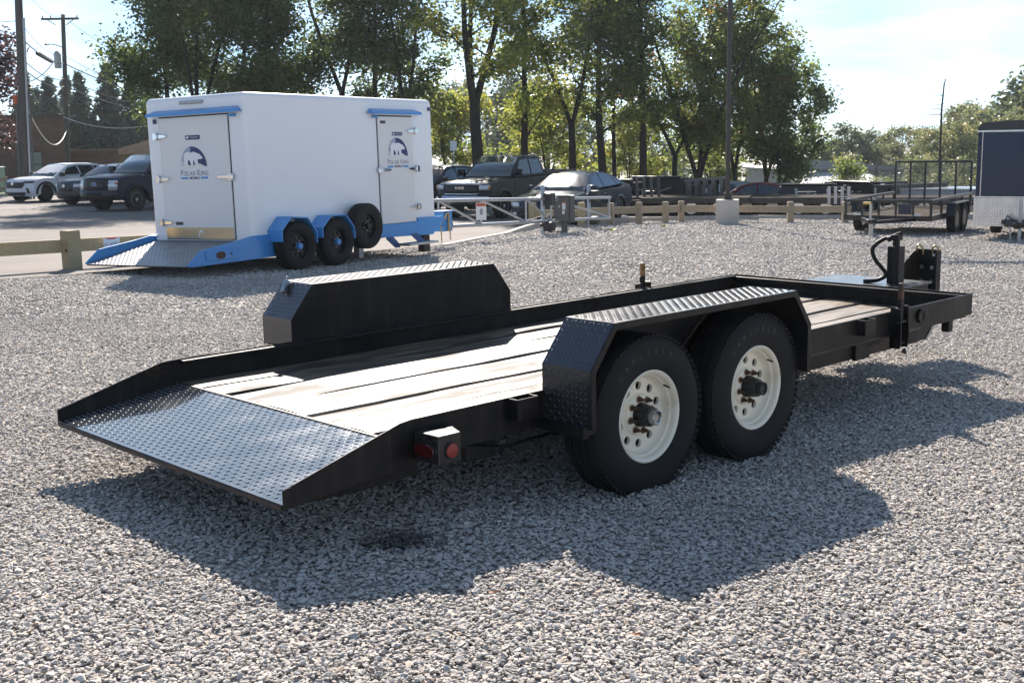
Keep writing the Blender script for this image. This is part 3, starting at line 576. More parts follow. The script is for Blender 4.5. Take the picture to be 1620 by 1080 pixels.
sgn = thing('gate_sign', 'small white pinch-hazard sign with a red-brown header on the sliding gate', 'sign', gpt(-3.05, .6), radians(4)); mb = MB(); mb.box(-.11, .11, -.075, -.07, -.17, .2); mb.build('sign_plate', pm('sign_white', (.62, .63, .63), .5), sgn, 0); mb = MB(); mb.box(-.10, .10, -.078, -.0755, .12, .19); mb.build('header_band', pm('sign_red', (.42, .10, .05), .5), sgn, 0)
mb = MB(); mb.prism([(-.03, -.06), (.03, -.06), (.045, .03), (.01, .09), (-.03, .05)], -.078, -.0755, 'y'); mb.build('hand_symbol', GREYP, sgn, 0)
# control box
cxy = (1.33, 28.75); t = thing('gate_control_box', 'dark grey gate operator box on a pedestal beside the sliding gate posts', 'control box', G(*cxy), radians(-2))
mb = MB(); mb.box(-.07, .08, -.06, .06, -.1, .34); mb.build('pedestal', GREYB, t, 0, bevel=.01); mb = MB(); mb.box(-.26, .12, -.17, .17, .28, .90); bo = mb.build('housing', GREYB, t, 0, bevel=.02)
mb = MB(); mb.box(.125, .26, -.15, .2, .26, .92); mb.build('side_housing', GREYB, bo, 0, bevel=.02); mb = MB(); mb.box(-.28, .14, -.20, .2, .902, .93); mb.build('lid', GREYB, bo, 0, bevel=.008)
mb = MB(); mb.box(-.05, .03, -.174, -.171, .58, .76); mb.build('label', pm('sign_white', (.62, .63, .63), .5), bo, 0); mb = MB(); mb.box(-.05, .03, -.1765, -.1745, .73, .76); mb.build('label_band', ORNG, bo, 0); mb = MB(); mb.box(-.05, .01, -.174, -.171, .47, .56); mb.build('label', pm('sign_white', (.62, .63, .63), .5), bo, 0); mb = MB(); mb.lathe([(0, -.18), (.012, -.18), (.012, -.17)], (-.12, 0, .66), 'y', 8); mb.build('lock', CHROME, bo)
mb = MB(); mb.tube([(-.02, 0, .03), (-.2, -.05, .02), (-.35, .02, .03), (-.5, -.1, .02), (-.52, -.1, .2)], .02, 6); mb.build('cable', BLKTRIM, t, 60)
# ------------------------------------------------------------------ trees
L_DARK = leaf_mat('dark_maple_leaves', [(.014, .029, .009), (.024, .046, .012), (.04, .065, .015), (.11, .115, .018)], .5)
L_MID = leaf_mat('green_leaves', [(.025, .042, .010), (.045, .068, .015), (.075, .095, .018), (.17, .15, .02)])
L_YEL = leaf_mat('yellowing_leaves', [(.035, .058, .012), (.07, .096, .017), (.12, .135, .02), (.22, .18, .025)])
L_RUST = leaf_mat('rusting_leaves', [(.022, .042, .010), (.04, .066, .015), (.07, .09, .018), (.24, .07, .02)])
L_PURP = leaf_mat('purple_leaves', [(.018, .010, .012), (.035, .016, .018), (.06, .025, .022), (.10, .05, .03)], .3)
L_PINE = leaf_mat('pine_needles', [(.026, .044, .034), (.042, .062, .044), (.058, .08, .05)], .25)  # needle greens greyed and paled to carry the distance haze
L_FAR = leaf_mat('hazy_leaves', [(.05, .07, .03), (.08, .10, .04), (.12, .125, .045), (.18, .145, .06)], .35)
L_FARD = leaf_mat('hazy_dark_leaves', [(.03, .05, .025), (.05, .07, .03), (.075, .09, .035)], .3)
def leaves_mesh(name, cen, rad, n, ls, rg, droop=0, flat=.75):
    cen = np.asarray(cen); rad = np.asarray(rad)
    w = rad ** 2; i = rg.choice(len(cen), n, p=w / w.sum())
    d = rg.normal(size=(n, 3)) * .5; c = cen[i] + d * rad[i][:, None] * np.array([1, 1, flat])
    u = rg.normal(size=(n, 3)); u[:, 2] *= .6; u[:, 2] -= droop; u /= np.linalg.norm(u, axis=1, keepdims=True)
    q = rg.normal(size=(n, 3)); v = np.cross(u, q); v /= np.linalg.norm(v, axis=1, keepdims=True)
    s = ls * rg.uniform(.6, 1.35, n)[:, None]; a = u * s * .5; b = v * s * .32
    V = np.stack([c - a, c + b * .9 - a * .1, c + a, c - b * .9 - a * .1], 1).reshape(-1, 3)
    return np_mesh(name, V, np.arange(4 * n).reshape(n, 4))
def tree(name, label, x, y, h, r, tr, cb, n, ls, m, seed, fork=0, lean=(0, 0), group=None, limbs=9, cr=.8, top=1.0, bark=None, fork_h=None, dn_=.98):
    tr *= .82; rg = np.random.default_rng(seed); t = thing(name, label, 'tree', G(x, y, -.05), 0, group); mb = MB(); cen = []; rad = []
    fh = fork_h or cb * 1.1
    def path(p0, d, L, k=7, wob=.05, upb=.0):
        ps = [np.array(p0, float)]; d = np.array(d, float)
        for i in range(k):
            d = d + rg.normal(size=3) * wob + np.array([0, 0, upb]); d /= np.linalg.norm(d); ps.append(ps[-1] + d * L / k)
        return ps
    def rlist(a, b, k): return [a + (b - a) * i / (k - 1) for i in range(k)]
    leaders = []
    if fork:
        p = path((0, 0, 0), (lean[0], lean[1], 1), fh, 4, .02); mb.tube([tuple(q) for q in p], [tr * 1.25] + rlist(tr, tr * .85, len(p) - 1), 9)
        a0 = rg.uniform(0, 6.28)
        for k in range(fork):
            a = a0 + k * 2 * pi / fork + rg.normal() * .2; sp_ = rg.uniform(.22, .42)
            leaders.append((path(p[-1] - np.array([0, 0, .1]), (cos(a) * sp_, sin(a) * sp_ * .8, 1), (h * top - fh) * rg.uniform(.85, 1), 8, .06, .05), tr * rg.uniform(.55, .7)))
    else:
        leaders.append((path((0, 0, 0), (lean[0], lean[1], 1), h * top * .96, 10, .025), tr))
    for ps, r0 in leaders:
        k = len(ps); rl = rlist(r0, .02, k)
        if not fork: rl[0] *= 1.25
        mb.tube([tuple(q) for q in ps], rl, 8)
        nl = max(4, int(limbs / (1 if not fork else fork * .7)))
        z0 = cb / h if not fork else .08
        for j in range(nl):
            f = z0 + (1 - z0) * ((j + rg.uniform(.2, .8)) / nl); f = min(f, .97); i = f * (k - 1); i0 = int(i); p = ps[i0] + (ps[min(i0 + 1, k - 1)] - ps[i0]) * (i - i0)
            rel = max(0, (p[2] - cb) / max(.1, h - cb)); shp = sqrt(max(.05, 1 - rel ** 1.6)) if rel > .25 else .8 + .2 * rel * 4
            L = r * shp * rg.uniform(.6, 1.1); a = j * 2.4 + rg.normal() * .5; el = rg.uniform(.1, .75) + rel * .4
            lp = path(p, (cos(a) * cos(el), sin(a) * cos(el), sin(el)), L, 5, .12, .05); rb = max(.012, r0 * .34 * (1 - .6 * rel))
            mb.tube([tuple(q) for q in lp], rlist(rb, .01, len(lp)), 5, False)
            for q in lp[2:]: cen.append(q); rad.append(cr * rg.uniform(.6, 1.1))
            for b in range(3):
                q = lp[rg.integers(1, 5)]; a2 = a + rg.normal() * .9; tw = path(q, (cos(a2), sin(a2), rg.uniform(-.1, .7)), L * rg.uniform(.3, .55), 3, .15)
                mb.tube([tuple(w) for w in tw], rlist(rb * .4, .006, len(tw)), 4, False)
                for w in tw[1:]: cen.append(w); rad.append(cr * rg.uniform(.5, 1))
        for q in ps[-2:]: cen.append(q); rad.append(cr * .8)
    mb.build('trunk', bark or BARK, t, 60); link('crown', leaves_mesh('crown', cen, np.array(rad) * dn_, int(n * (.62 + .55 * dn_ ** 3) * (1.22 if m in (L_MID, L_RUST, L_YEL) else 1)), ls * 1.1, rg), m, t); return t

# dark maples behind the white trailer
GL = 'tall trees in the row beyond the parking lot'
tree('maple_tree', 'dark green broad tree at the left end of the row, overhanging towards the power lines', at(330, 55), 55, 14.5, 5.0, .22, 3.3, 24000, .18, L_DARK, 11, dn_=1.06, fork=3, group=GL, limbs=16, cr=1.15, fork_h=3)
tree('maple_tree', 'dark green tree rising straight above the rear half of the white trailer', at(440, 56), 56, 15.5, 3.8, .22, 3.6, 20000, .18, L_DARK, 12, dn_=1.06, group=GL, limbs=16, cr=1.0)
tree('maple_tree', 'dark green tree rising above the middle of the white trailer roof', at(545, 57), 57, 15.5, 3.9, .2, 3.4, 20000, .18, L_DARK, 13, dn_=1.06, fork=2, group=GL, limbs=16, cr=1.0, fork_h=5)
tree('maple_tree', 'dark broad tree spreading low between the left end tree and the white trailer roof', at(285, 58), 58, 14, 4.2, .2, 2.8, 18000, .18, L_DARK, 31, dn_=1.06, group=GL, limbs=16, cr=1.1)
tree('maple_tree', 'dark tree filling the gap above the rear third of the white trailer roof', at(392, 59), 59, 15, 3.8, .2, 3.4, 17000, .18, L_DARK, 32, dn_=1.06, group=GL, limbs=16, cr=1.05)
tree('maple_tree', 'dark tree above the spare wheel end of the white trailer roof', at(604, 59), 59, 15, 3.4, .2, 3.6, 14000, .18, L_DARK, 33, dn_=1.04, group=GL, limbs=16, cr=1.0)
tree('maple_tree', 'slim dark tree with bare lower trunk above the front corner of the white trailer', at(655, 56), 56, 15, 2.9, .17, 6.2, 6500, .19, L_DARK, 14, fork=2, group=GL, limbs=11, cr=.8, fork_h=3.5)
tree('maple_tree', 'large yellowing tree with thick forked trunk behind the black pickup cab', at(764, 52), 52, 14, 3.6, .33, 2.6, 8000, .18, L_YEL, 15, fork=3, group=GL, limbs=18, cr=.85, fork_h=4.2)
tree('maple_tree', 'yellow-green tree with straight trunk directly behind the pickup bed', at(835, 55), 55, 13.5, 2.9, .24, 2.4, 7500, .18, L_YEL, 16, group=GL, limbs=16, cr=.8)
tree('maple_tree', 'thin-leaved tree whose trunk forks wide behind the roof of the black sedan', at(909, 56), 56, 14, 3.2, .22, 3.4, 6500, .18, L_MID, 17, fork=2, group=GL, limbs=14, cr=.8, fork_h=3.6)
tree('maple_tree', 'tree with thick leaning trunk, left of the close pair behind the sedan boot', at(959, 57), 57, 14, 2.8, .27, 3.2, 7000, .18, L_MID, 18, lean=(-.03, 0), group=GL, limbs=15, cr=.85)
tree('maple_tree', 'slender tree close against the thicker trunk behind the sedan boot', at(976, 58.5), 58.5, 12.5, 2.2, .15, 3.6, 4500, .18, L_MID, 19, group=GL, limbs=12, cr=.75)
tree('maple_tree', 'tall dense tree with single stout trunk above the dark dump trailer', at(1021, 58), 58, 14.5, 3.0, .26, 4.6, 9500, .18, L_DARK, 20, group=GL, limbs=17, cr=.85)
tree('maple_tree', 'rust-tinged tree between two stout trunks left of the lamp pole', at(1068, 60), 60, 12.5, 2.9, .19, 3.4, 8000, .18, L_RUST, 21, fork=2, group=GL, limbs=15, cr=.8, fork_h=2.8)
tree('maple_tree', 'multi-stemmed tree with dark bare stems just left of the lamp pole', at(1108, 60), 60, 12, 3.1, .24, 3.0, 8500, .18, L_MID, 22, fork=3, group=GL, limbs=18, cr=.85, fork_h=1.5)
tree('maple_tree', 'green tree with leaning stems directly behind the lamp pole', at(1165, 61), 61, 10.8, 2.8, .17, 2.2, 9000, .18, L_MID, 23, fork=2, group=GL, limbs=16, cr=.85, fork_h=2)
tree('maple_tree', 'bushy tree with red tips on top, right of the lamp pole', at(1212, 62), 62, 9.4, 3.0, .18, 2.0, 10500, .18, L_RUST, 24, fork=3, group=GL, limbs=18, cr=.85, fork_h=1.6)
tree('maple_tree', 'low dense tree at the right end of the row with foliage reaching down', at(1236, 61), 61, 7.6, 1.6, .14, 1.2, 9500, .18, L_DARK, 25, fork=3, group=GL, limbs=16, cr=.8, fork_h=1.0)
for k, (px, Y, h, m, lab) in enumerate([(715, 62, 6, L_YEL, 'low yellow-green tree beside the front edge of the white trailer'), (870, 64, 5.5, L_YEL, 'low yellow-green understorey tree behind the parked sedan'), (1000, 66, 5.5, L_YEL, 'low yellow-green understorey tree behind the left dump trailer'), (1130, 68, 5.2, L_MID, 'low green understorey tree behind the lamp pole base')]):
    tree('young_tree', lab, at(px, Y), Y, h, 2.6, .09, 1.0, 4200, .2, m, 40 + k, fork=3, group='young trees under the tall row', limbs=12, cr=.85, fork_h=.8)
tree('purple_tree', 'dark purple-leaved tree at the left edge of the picture', at(-18, 62), 62, 8.8, 2.6, .16, 2.0, 9000, .2, L_PURP, 50, fork=3, limbs=16, cr=.9, fork_h=1.6)
# conifers far left
def conifer(x, y, h, r, seed, label, m=L_PINE, group='tall conifers behind the brick building'):
    rg = np.random.default_rng(seed); t = thing('conifer_tree', label, 'tree', G(x, y, -.1), 0, group); mb = MB()
    mb.tube([(0, 0, 0), (0, 0, h * .5), (0, 0, h * .98)], [.28, .18, .03], 7); cen = []; rad = []
    nt_ = int(h * 3.4)
    for i in range(nt_):
        f = .12 + .88 * i / nt_; L = r * (1 - f) ** .75 * rg.uniform(.7, 1.15) + .15
        for k in range(5):
            a = rg.uniform(0, 6.28); z = f * h
            for q in (.45, .8, 1.0): cen.append((cos(a) * L * q, sin(a) * L * q, z - L * q * .18 + rg.normal() * .1)); rad.append(.55 * (1.15 - q * .5) * (1 - f * .5))
            mb.tube([(0, 0, z), (cos(a) * L, sin(a) * L, z - L * .18)], [.035, .01], 4, False)
    mb.build('trunk', BARK, t, 60); link('crown', leaves_mesh('crown', cen, np.array(rad) * 1.0, 9500, .30, rg, .25, 1.0), m, t); return t
c0 = [conifer(at(62, 100), 100, 8.6, 1.75, 60, 'dark conifer at the left end of the conifer group behind the brick building'), conifer(at(100, 104), 104, 8.4, 1.8, 61, 'dark conifer behind the timber pole with the crossarm'),
      conifer(at(148, 106), 106, 8.8, 1.9, 62, 'dark conifer just right of the crossarm pole')]
for k, (px, Y, s, lab) in enumerate([(192, 108, 1.12, 'tallest conifer of the group, touching the big maple'), (226, 110, 1.0, 'conifer closest to the rear corner of the white trailer roof'), (128, 115, 1.02, 'paler conifer standing behind the crossarm pole top'), (82, 118, .95, 'conifer half hidden behind the others on the left'), (255, 112, 1.1, 'conifer hidden mostly behind the white trailer')]):
    t = copy_tree(c0[k % 3], None, G(at(px, Y), Y, -.1), k * 1.7, lab); t.scale = (s * 1.05, s * 1.05, s)
# wood on the right, far away
protos = []
def far_tree(seed, h, r, m, n=4200, ls=.42):
    rg = np.random.default_rng(seed); cen, rad = [], []; mb = MB(); mb.tube([(0, 0, 0), (rg.normal() * .1, 0, h * .5), (0, 0, h * .9)], [.25, .18, .04], 6)
    for i in range(34):
        z = h * (.18 + .8 * rg.random() ** .9); rr = r * sqrt(max(.05, 1 - ((z / h - .5) / .52) ** 2)) * sqrt(rg.random()); a = rg.uniform(0, 6.28)
        cen.append((cos(a) * rr, sin(a) * rr, z)); rad.append(rg.uniform(.7, 1.3) * h / 11)
        mb.tube([(0, 0, z * .7), (cos(a) * rr, sin(a) * rr, z)], [.06, .015], 4, False)
    return mb.mesh('trunk', 60), leaves_mesh('crown', cen, rad, n, ls, rg, 0, .9), m
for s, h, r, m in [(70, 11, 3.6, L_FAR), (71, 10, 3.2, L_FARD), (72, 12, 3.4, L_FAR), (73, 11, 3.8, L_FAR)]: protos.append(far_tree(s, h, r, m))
def put_far(k, x, y, s, rz, label, group, base=None, mat=None):
    t = thing('deciduous_tree', label, 'tree', G(x, y, -.1), rz, group); t.scale = (s * 1.1, s * 1.1, s)
    a, b, m = protos[k]; link('trunk', a, BARK, t); o = link('crown', b, m, t); return t
rg = np.random.default_rng(5); r2 = random.Random(3)
tops = [(1275, 255), (1300, 236), (1330, 225), (1360, 210), (1392, 212), (1425, 203), (1460, 206), (1495, 176), (1525, 170), (1555, 178), (1590, 150), (1625, 118), (1660, 110), (1700, 120)]
for k, (px, ty) in enumerate(tops):
    Y = 135 + 14 * r2.random() - max(0, px - 1480) * .16; x = at(px, Y); zt = 1.676 + (213 - ty) / 1852.34 * Y; hh = zt - float(gz(x, Y)) + .3; kk = (0, 0, 3, 1, 0, 2, 3, 0, 2, 3, 0, 1, 2, 3)[k]
    put_far(kk, x, Y, hh / (11, 10, 12, 11)[kk], r2.random() * 6, ('leftmost', 'second', 'third', 'fourth', 'fifth', 'sixth', 'seventh', 'eighth', 'ninth', 'tenth', 'eleventh', 'twelfth', 'thirteenth', 'fourteenth')[k] + (' from the left' if k else '') + ' of the tall hazy trees along the right skyline', 'trees of the wood on the right')
for k in range(16):
    px = 1290 + k * 24 + r2.uniform(-8, 8); Y = r2.uniform(126, 138) if px < 1425 else r2.uniform(104, 122); x = at(px, Y); s = r2.uniform(.42, .6) * (1 + max(0, px - 1450) / 500)
    put_far((0, 2, 3)[k % 3], x, Y, s, r2.random() * 6, 'low olive tree in front of the tall hazy trees on the right', 'low trees before the wood on the right')
put_far(1, at(1345, 132), 132, .80, 1, 'round dark green tree standing in front of the paler wood, above the metal building', 'trees of the wood on the right')
tree('young_tree', 'yellow-green young tree in front of the grey metal building', at(1343, 84), 84, 3.1, .95, .05, .5, 1800, .16, L_YEL, 91, fork=2, limbs=10, cr=.7, fork_h=.8)
for k, (px, Y) in enumerate([(1372, 80), (1400, 84), (1450, 80), (1490, 82), (1325, 88), (1530, 80)]):
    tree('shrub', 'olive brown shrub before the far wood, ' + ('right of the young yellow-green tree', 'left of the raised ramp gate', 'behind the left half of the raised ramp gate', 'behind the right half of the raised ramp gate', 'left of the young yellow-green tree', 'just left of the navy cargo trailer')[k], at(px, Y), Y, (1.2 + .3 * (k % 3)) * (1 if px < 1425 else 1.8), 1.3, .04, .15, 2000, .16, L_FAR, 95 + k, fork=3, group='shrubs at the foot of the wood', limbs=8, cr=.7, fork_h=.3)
# woodland behind the row, closing the view between the trunks
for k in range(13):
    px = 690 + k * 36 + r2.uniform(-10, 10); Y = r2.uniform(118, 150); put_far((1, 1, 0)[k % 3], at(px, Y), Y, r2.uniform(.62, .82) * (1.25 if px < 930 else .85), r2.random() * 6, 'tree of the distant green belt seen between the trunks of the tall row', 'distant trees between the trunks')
# slim dead tree
dt = thing('dead_tree', 'tall bare dead trunk rising thin against the sky on the right', 'tree', G(at(1484, 62), 62, -.1))
mb = MB(); mb.tube([(0, 0, 0), (.02, 0, 3), (.0, 0, 5.2), (.08, 0, 6.5), (.15, 0, 6.75)], [.075, .06, .05, .035, .02], 7)
mb.build('trunk', BARK, dt, 60)
for k, (z, a, L) in enumerate([(5.9, pi, .7), (5.4, pi * .9, .5), (5.2, 3.4, .9), (4.9, pi, 1.2), (4.5, .2, .4), (5.1, 0, .3)]):
    mb = MB(); mb.tube([(.03, 0, z), (cos(a) * L * .5, sin(a) * L * .5, z + .03), (cos(a) * L * .8, sin(a) * L * .8, z - .06), (cos(a) * L, sin(a) * L, z - .25)], [.025, .015, .01, .006], 5); mb.build('branch', BARK, dt, 60)

# ------------------------------------------------------------------ parked vehicles
def arch(cx, cz, r, n=9):
    return [(cx + r * cos(pi * k / n), cz + r * sin(pi * k / n)) for k in range(n + 1)]
def vehicle(name, label, cat, loc, rz, sp, group='cars and pickups parked in the lot'):
    t = thing(name, label, cat, loc, rz, group)
    Wd = sp['W'] / 2; front, rear = sp['front'], sp['rear']; wb = sp['wb']; wr = sp['wr']; ar = sp['ar']; sill = sp['sill']; nose = sp.get('nose', .22); pt = sp['paint']
    outline = front + sp['top'] + rear + [(-wb - ar - .02, sill)] + [p for p in arch(-wb, wr * .98, ar)][::-1][0:] + [(-wb + ar + .02, sill), (-ar - .02, sill)] + arch(0, wr * .98, ar)[::-1] + [(ar + .02, sill)]
    xf = max(p[0] for p in outline); xr = min(p[0] for p in outline); zb = sp['belt']
    def mp(x, z, tt):
        a = abs(tt); xx = x
        xx -= nose * a ** 3 * min(1, max(0, (x - (xf - .9)) / .9)); xx += nose * .6 * a ** 4 * min(1, max(0, (xr + .6 - x) / .6))
        y = Wd * tt * (1 - .05 * max(0, (z - .75)) ** 1.0) ; zz = z - sp.get('crown', .05) * a ** 4 * (1 if z > zb - .25 else 0)
        return (xx, y, zz)
    T_ = [-1, -.985, -.93, -.75, -.4, 0, .4, .75, .93, .985, 1]
    mb = MB(); n = len(outline)
    for tt in T_:
        dz = 1 if abs(tt) < 1 else 0
        mb.v += [mp(x, z, tt if dz else tt) for x, z in outline]
    for i in range(len(T_) - 1):
        for k in range(n):
            k2 = (k + 1) % n; mb.f.append((i * n + k, i * n + k2, (i + 1) * n + k2, (i + 1) * n + k))
    mb.f.append(tuple(range(n))); mb.f.append(tuple(range((len(T_) - 1) * n, len(T_) * n)))
    mb.build('body', pt, t, 32)
    mb = MB(); mb.box(-wb - ar - .05, ar + .05, -Wd * .72, Wd * .72, sill + .02, zb - .15); mb.build('wheel_well', INNER, t, 0)
    gh = sp['glass']; zr = max(p[1] for p in gh); Wb, Wr = sp.get('Wb', Wd * .94), sp['Wr'] / 2
    def yg(z): return Wb + (Wr - Wb) * max(0, min(1, (z - zb) / (zr - zb)))
    def mg(x, z, tt, off=0):
        a = abs(tt); xx = x - .14 * a ** 3 * (1 if x > gh[0][0] - .95 else 0); return (xx, yg(z) * tt, z - .03 * a ** 3 * (1 if z > zr - .12 else 0))
    mb = MB(); n = len(gh); T2 = [-1, -.96, -.8, -.4, 0, .4, .8, .96, 1]
    for tt in T2: mb.v += [mg(x, z, tt) for x, z in gh]
    for i in range(len(T2) - 1):
        for k in range(n):
            k2 = (k + 1) % n; mb.f.append((i * n + k, i * n + k2, (i + 1) * n + k2, (i + 1) * n + k))
    mb.f.append(tuple(range(n))); mb.f.append(tuple(range((len(T2) - 1) * n, len(T2) * n)))
    mb.build('cab', pt, t, 30)
    # panes
    for sgn in (-1, 1):
        for poly in sp['panes']:
            mb = MB(); f = lambda p, o: (p[0], sgn * (yg(p[1]) + o), p[1])
            k = len(poly); mb.add([f(p, .012) for p in poly] + [f(p, -.02) for p in poly], [tuple(range(k))] + [(i, i + k, (i + 1) % k + k, (i + 1) % k) for i in range(k)])
            mb.build('window', GLASS, t, 0)
    def slanted(a, b, nm, lim, o=.014):
        d = Vector((b[0] - a[0], b[1] - a[1])); nn = Vector((-d.y, d.x)).normalized(); nn = nn if nn.y > 0 else -nn
        mb = MB(); cols = [-lim, -lim * .9, -lim * .5, 0, lim * .5, lim * .9, lim]
        for f in (.06, .5, .985):
            for c in cols:
                q = mg(a[0] + d.x * f, a[1] + d.y * f, c * (1 - .0 * f)); mb.v.append((q[0] + nn.x * o, q[1], q[2] + nn.y * o))
        mb.f = [(r * 7 + c, r * 7 + c + 1, r * 7 + c + 8, r * 7 + c + 7) for r in range(2) for c in range(6)]
        o_ = mb.build(nm, WSHIELD, t, 60); s = o_.modifiers.new('thickness', 'SOLIDIFY'); s.thickness = .02
    slanted(gh[0], gh[sp.get('ws', 1)], 'windshield', .9)
    slanted(gh[-1], gh[-2], 'rear_window', .82)
    # patches that follow the nose
    fz = sorted(front, key=lambda p: p[1])
    def fx(z):
        return float(np.interp(z, [p[1] for p in fz], [p[0] for p in fz]))
    def patch(nm, poly_yz, m, o=.012, par=t, mirror=False, thick=.03):
        """poly: rows of (y0,y1,z)"""
        res = None
        for sg in ((1, -1) if mirror else (1,)):
            mb = MB(); cols = 6
            for y0, y1, z in poly_yz:
                for c in range(cols + 1):
                    y = (y0 + (y1 - y0) * c / cols) * sg; q = mp(fx(z), z, max(-1.02, min(1.02, y / Wd))); mb.v.append((q[0] + o, y, z))
            mb.f = [(r * (cols + 1) + c, r * (cols + 1) + c + 1, (r + 1) * (cols + 1) + c + 1, (r + 1) * (cols + 1) + c) for r in range(len(poly_yz) - 1) for c in range(cols)]
            res = mb.build(nm, m, par, 40); s = res.modifiers.new('thickness', 'SOLIDIFY'); s.thickness = thick; s.offset = 0
        return res
    for nm, poly, m, mir, o in sp['face']: patch(nm, poly, m, o, mirror=mir)
    if sp.get('lettering'):
        txt, size, z, m = sp['lettering']; vs, fs = text_geo(txt, size, .004, 1.3)
        flat_geo(vs, fs, lambda a, b: (fx(z) + .045, a, z + b)).build('lettering', m, t, 0)
    if sp.get('badge'):
        z, ry, rzz, m = sp['badge']; mb = MB(); vs = [(fx(z) + .05, ry * cos(2 * pi * k / 18), z + rzz * sin(2 * pi * k / 18)) for k in range(18)]
        mb.add(vs + [(a - .03, b, c) for a, b, c in vs], [tuple(range(18))] + [(i, (i + 1) % 18, (i + 1) % 18 + 18, i + 18) for i in range(18)]); bo = mb.build('badge', m, t, 0)
        mb = MB(); mb.v = []; ro = [(fx(z) + .054, ry * 1.08 * cos(2 * pi * k / 18), z + rzz * 1.12 * sin(2 * pi * k / 18)) for k in range(19)]; mb.tube(ro, .006, 5, False); mb.build('badge_ring', CHROME, bo, 60)
    # arch trim, sills, mirrors, handles, wheels
    tm = sp.get('trim', BLKTRIM)
    for sgn in (-1, 1):
        for wx in (0, -wb):
            mb = MB(); a1 = arch(wx, wr * .98, ar, 12); a2 = arch(wx, wr * .98, ar + sp.get('flare', .05), 12)
            for (p, q) in zip(a1, a2):
                e = mp(p[0], p[1], 1.0)[1]; mb.v += [(p[0], sgn * (e + .025), p[1]), (q[0], sgn * (e + .018), q[1]), (q[0], sgn * (e - .03), q[1]), (p[0], sgn * (e - .12), p[1])]
            mb.f = [(i * 4 + k, i * 4 + (k + 1) % 4, i * 4 + 4 + (k + 1) % 4, i * 4 + 4 + k) for i in range(12) for k in range(4)]
            mb.build('wheel_arch', tm, t, 50)
        mb = MB(); mb.box(-wb + ar + .06, -ar - .06, sgn * Wd * .93, sgn * (Wd + .01), sill - .06, sill + .10); mb.build('sill', tm, t, 0, bevel=.02)
        mz = sp['mirror']; M = Matrix.Translation((mz[0], sgn * (yg(mz[1]) + .17), mz[1]))
        mb = MB(); h = mz[2]; mb.prism([(-.07, -h), (.06, -h * .8), (.09, .0), (.05, h), (-.07, h)], -.11, .11, 'y'); mb.v = [tuple(M @ Vector(v)) for v in mb.v]
        mb.box(mz[0] - .03, mz[0] + .04, sgn * (yg(mz[1]) - .03), sgn * (yg(mz[1]) + .10), mz[1] - .06, mz[1] - .01); mb.build('mirror', sp.get('mirror_mat', BLKTRIM), t, 30, bevel=.02)
        for hx, hz in sp['handles']:
            mb = MB(); e = mp(hx, hz, 1)[1]; mb.tube([(hx + .09, sgn * (e - .01), hz), (hx + .08, sgn * (e + .035), hz), (hx - .08, sgn * (e + .035), hz), (hx - .09, sgn * (e - .01), hz)], .014, 6); mb.build('door_handle', sp.get('handle_mat', pt), t)
        for sx, za, zc in sp['seams']:
            mb = MB(); L = [(sx + dx, sgn * (mp(sx, z, 1)[1] + .002), z) for z, dx in ((za, .03), ((za + zc) / 2, .0), (zc, 0))]; mb.tube(L, .006, 4, False); mb.build('door_seam', INNER, t, 0)
    for wx in (0, -wb):
        for sgn in (-1, 1):
            w = node('wheel', t, (wx, sgn * (Wd - sp.get('track', .13)), wr)); hw = .12; o = sgn
            mb = MB(); mb.lathe([(wr * .66, -hw * .8), (wr * .80, -hw), (wr * .95, -hw * .92), (wr, -hw * .7), (wr, hw * .7), (wr * .95, hw * .92), (wr * .80, hw), (wr * .66, hw * .8)], n=28); mb.build('tyre', RUBBER, w, 40)
            mb = MB(); rr = wr * .66
            mb.lathe([(rr, o * hw * .82), (rr * .93, o * hw * .84), (rr * .9, o * hw * .3), (rr * .2, o * hw * .25)], n=28); nsp = sp.get('spokes', 6)
            mb.build('rim', sp.get('rim2', INNER), w, 40)
            mb = MB()
            for k in range(nsp):
                a = 2 * pi * k / nsp + .2; q = Vector((-sin(a), 0, cos(a))); d = Vector((cos(a), 0, sin(a))); y = Vector((0, o, 0))
                A, B = d * rr * .1 + y * hw * .72, d * rr * .92 + y * hw * .78
                mb.add([A - q * rr * .13, A + q * rr * .13, B + q * rr * .2, B - q * rr * .2] + [v - y * .05 for v in (A - q * rr * .13, A + q * rr * .13, B + q * rr * .2, B - q * rr * .2)], [(0, 1, 2, 3), (0, 4, 5, 1), (1, 5, 6, 2), (2, 6, 7, 3), (3, 7, 4, 0)])
            mb.lathe([(rr * .98, o * hw * .8), (rr * .9, o * hw * .86), (rr * .86, o * hw * .7)], n=28, closed=False)
            mb.lathe([(rr * .24, o * hw * .6), (rr * .2, o * hw * .9), (0, o * hw * .92)], n=14); mb.build('spokes', sp.get('rim', RIMS), w, 40)
    if sp.get('bed'):
        x0, x1, z0, z1 = sp['bed']; mb = MB()
        for sgn in (-1, 1): mb.box(x0, x1, sgn * (Wd * .80), sgn * (Wd * .955), z0, z1)
        mb.box(x0, x0 + .06, -Wd * .9, Wd * .9, z0, z1); mb.build('bed_rail', sp.get('bed_mat', BLKTRIM), t, 0, bevel=.015)
    return t
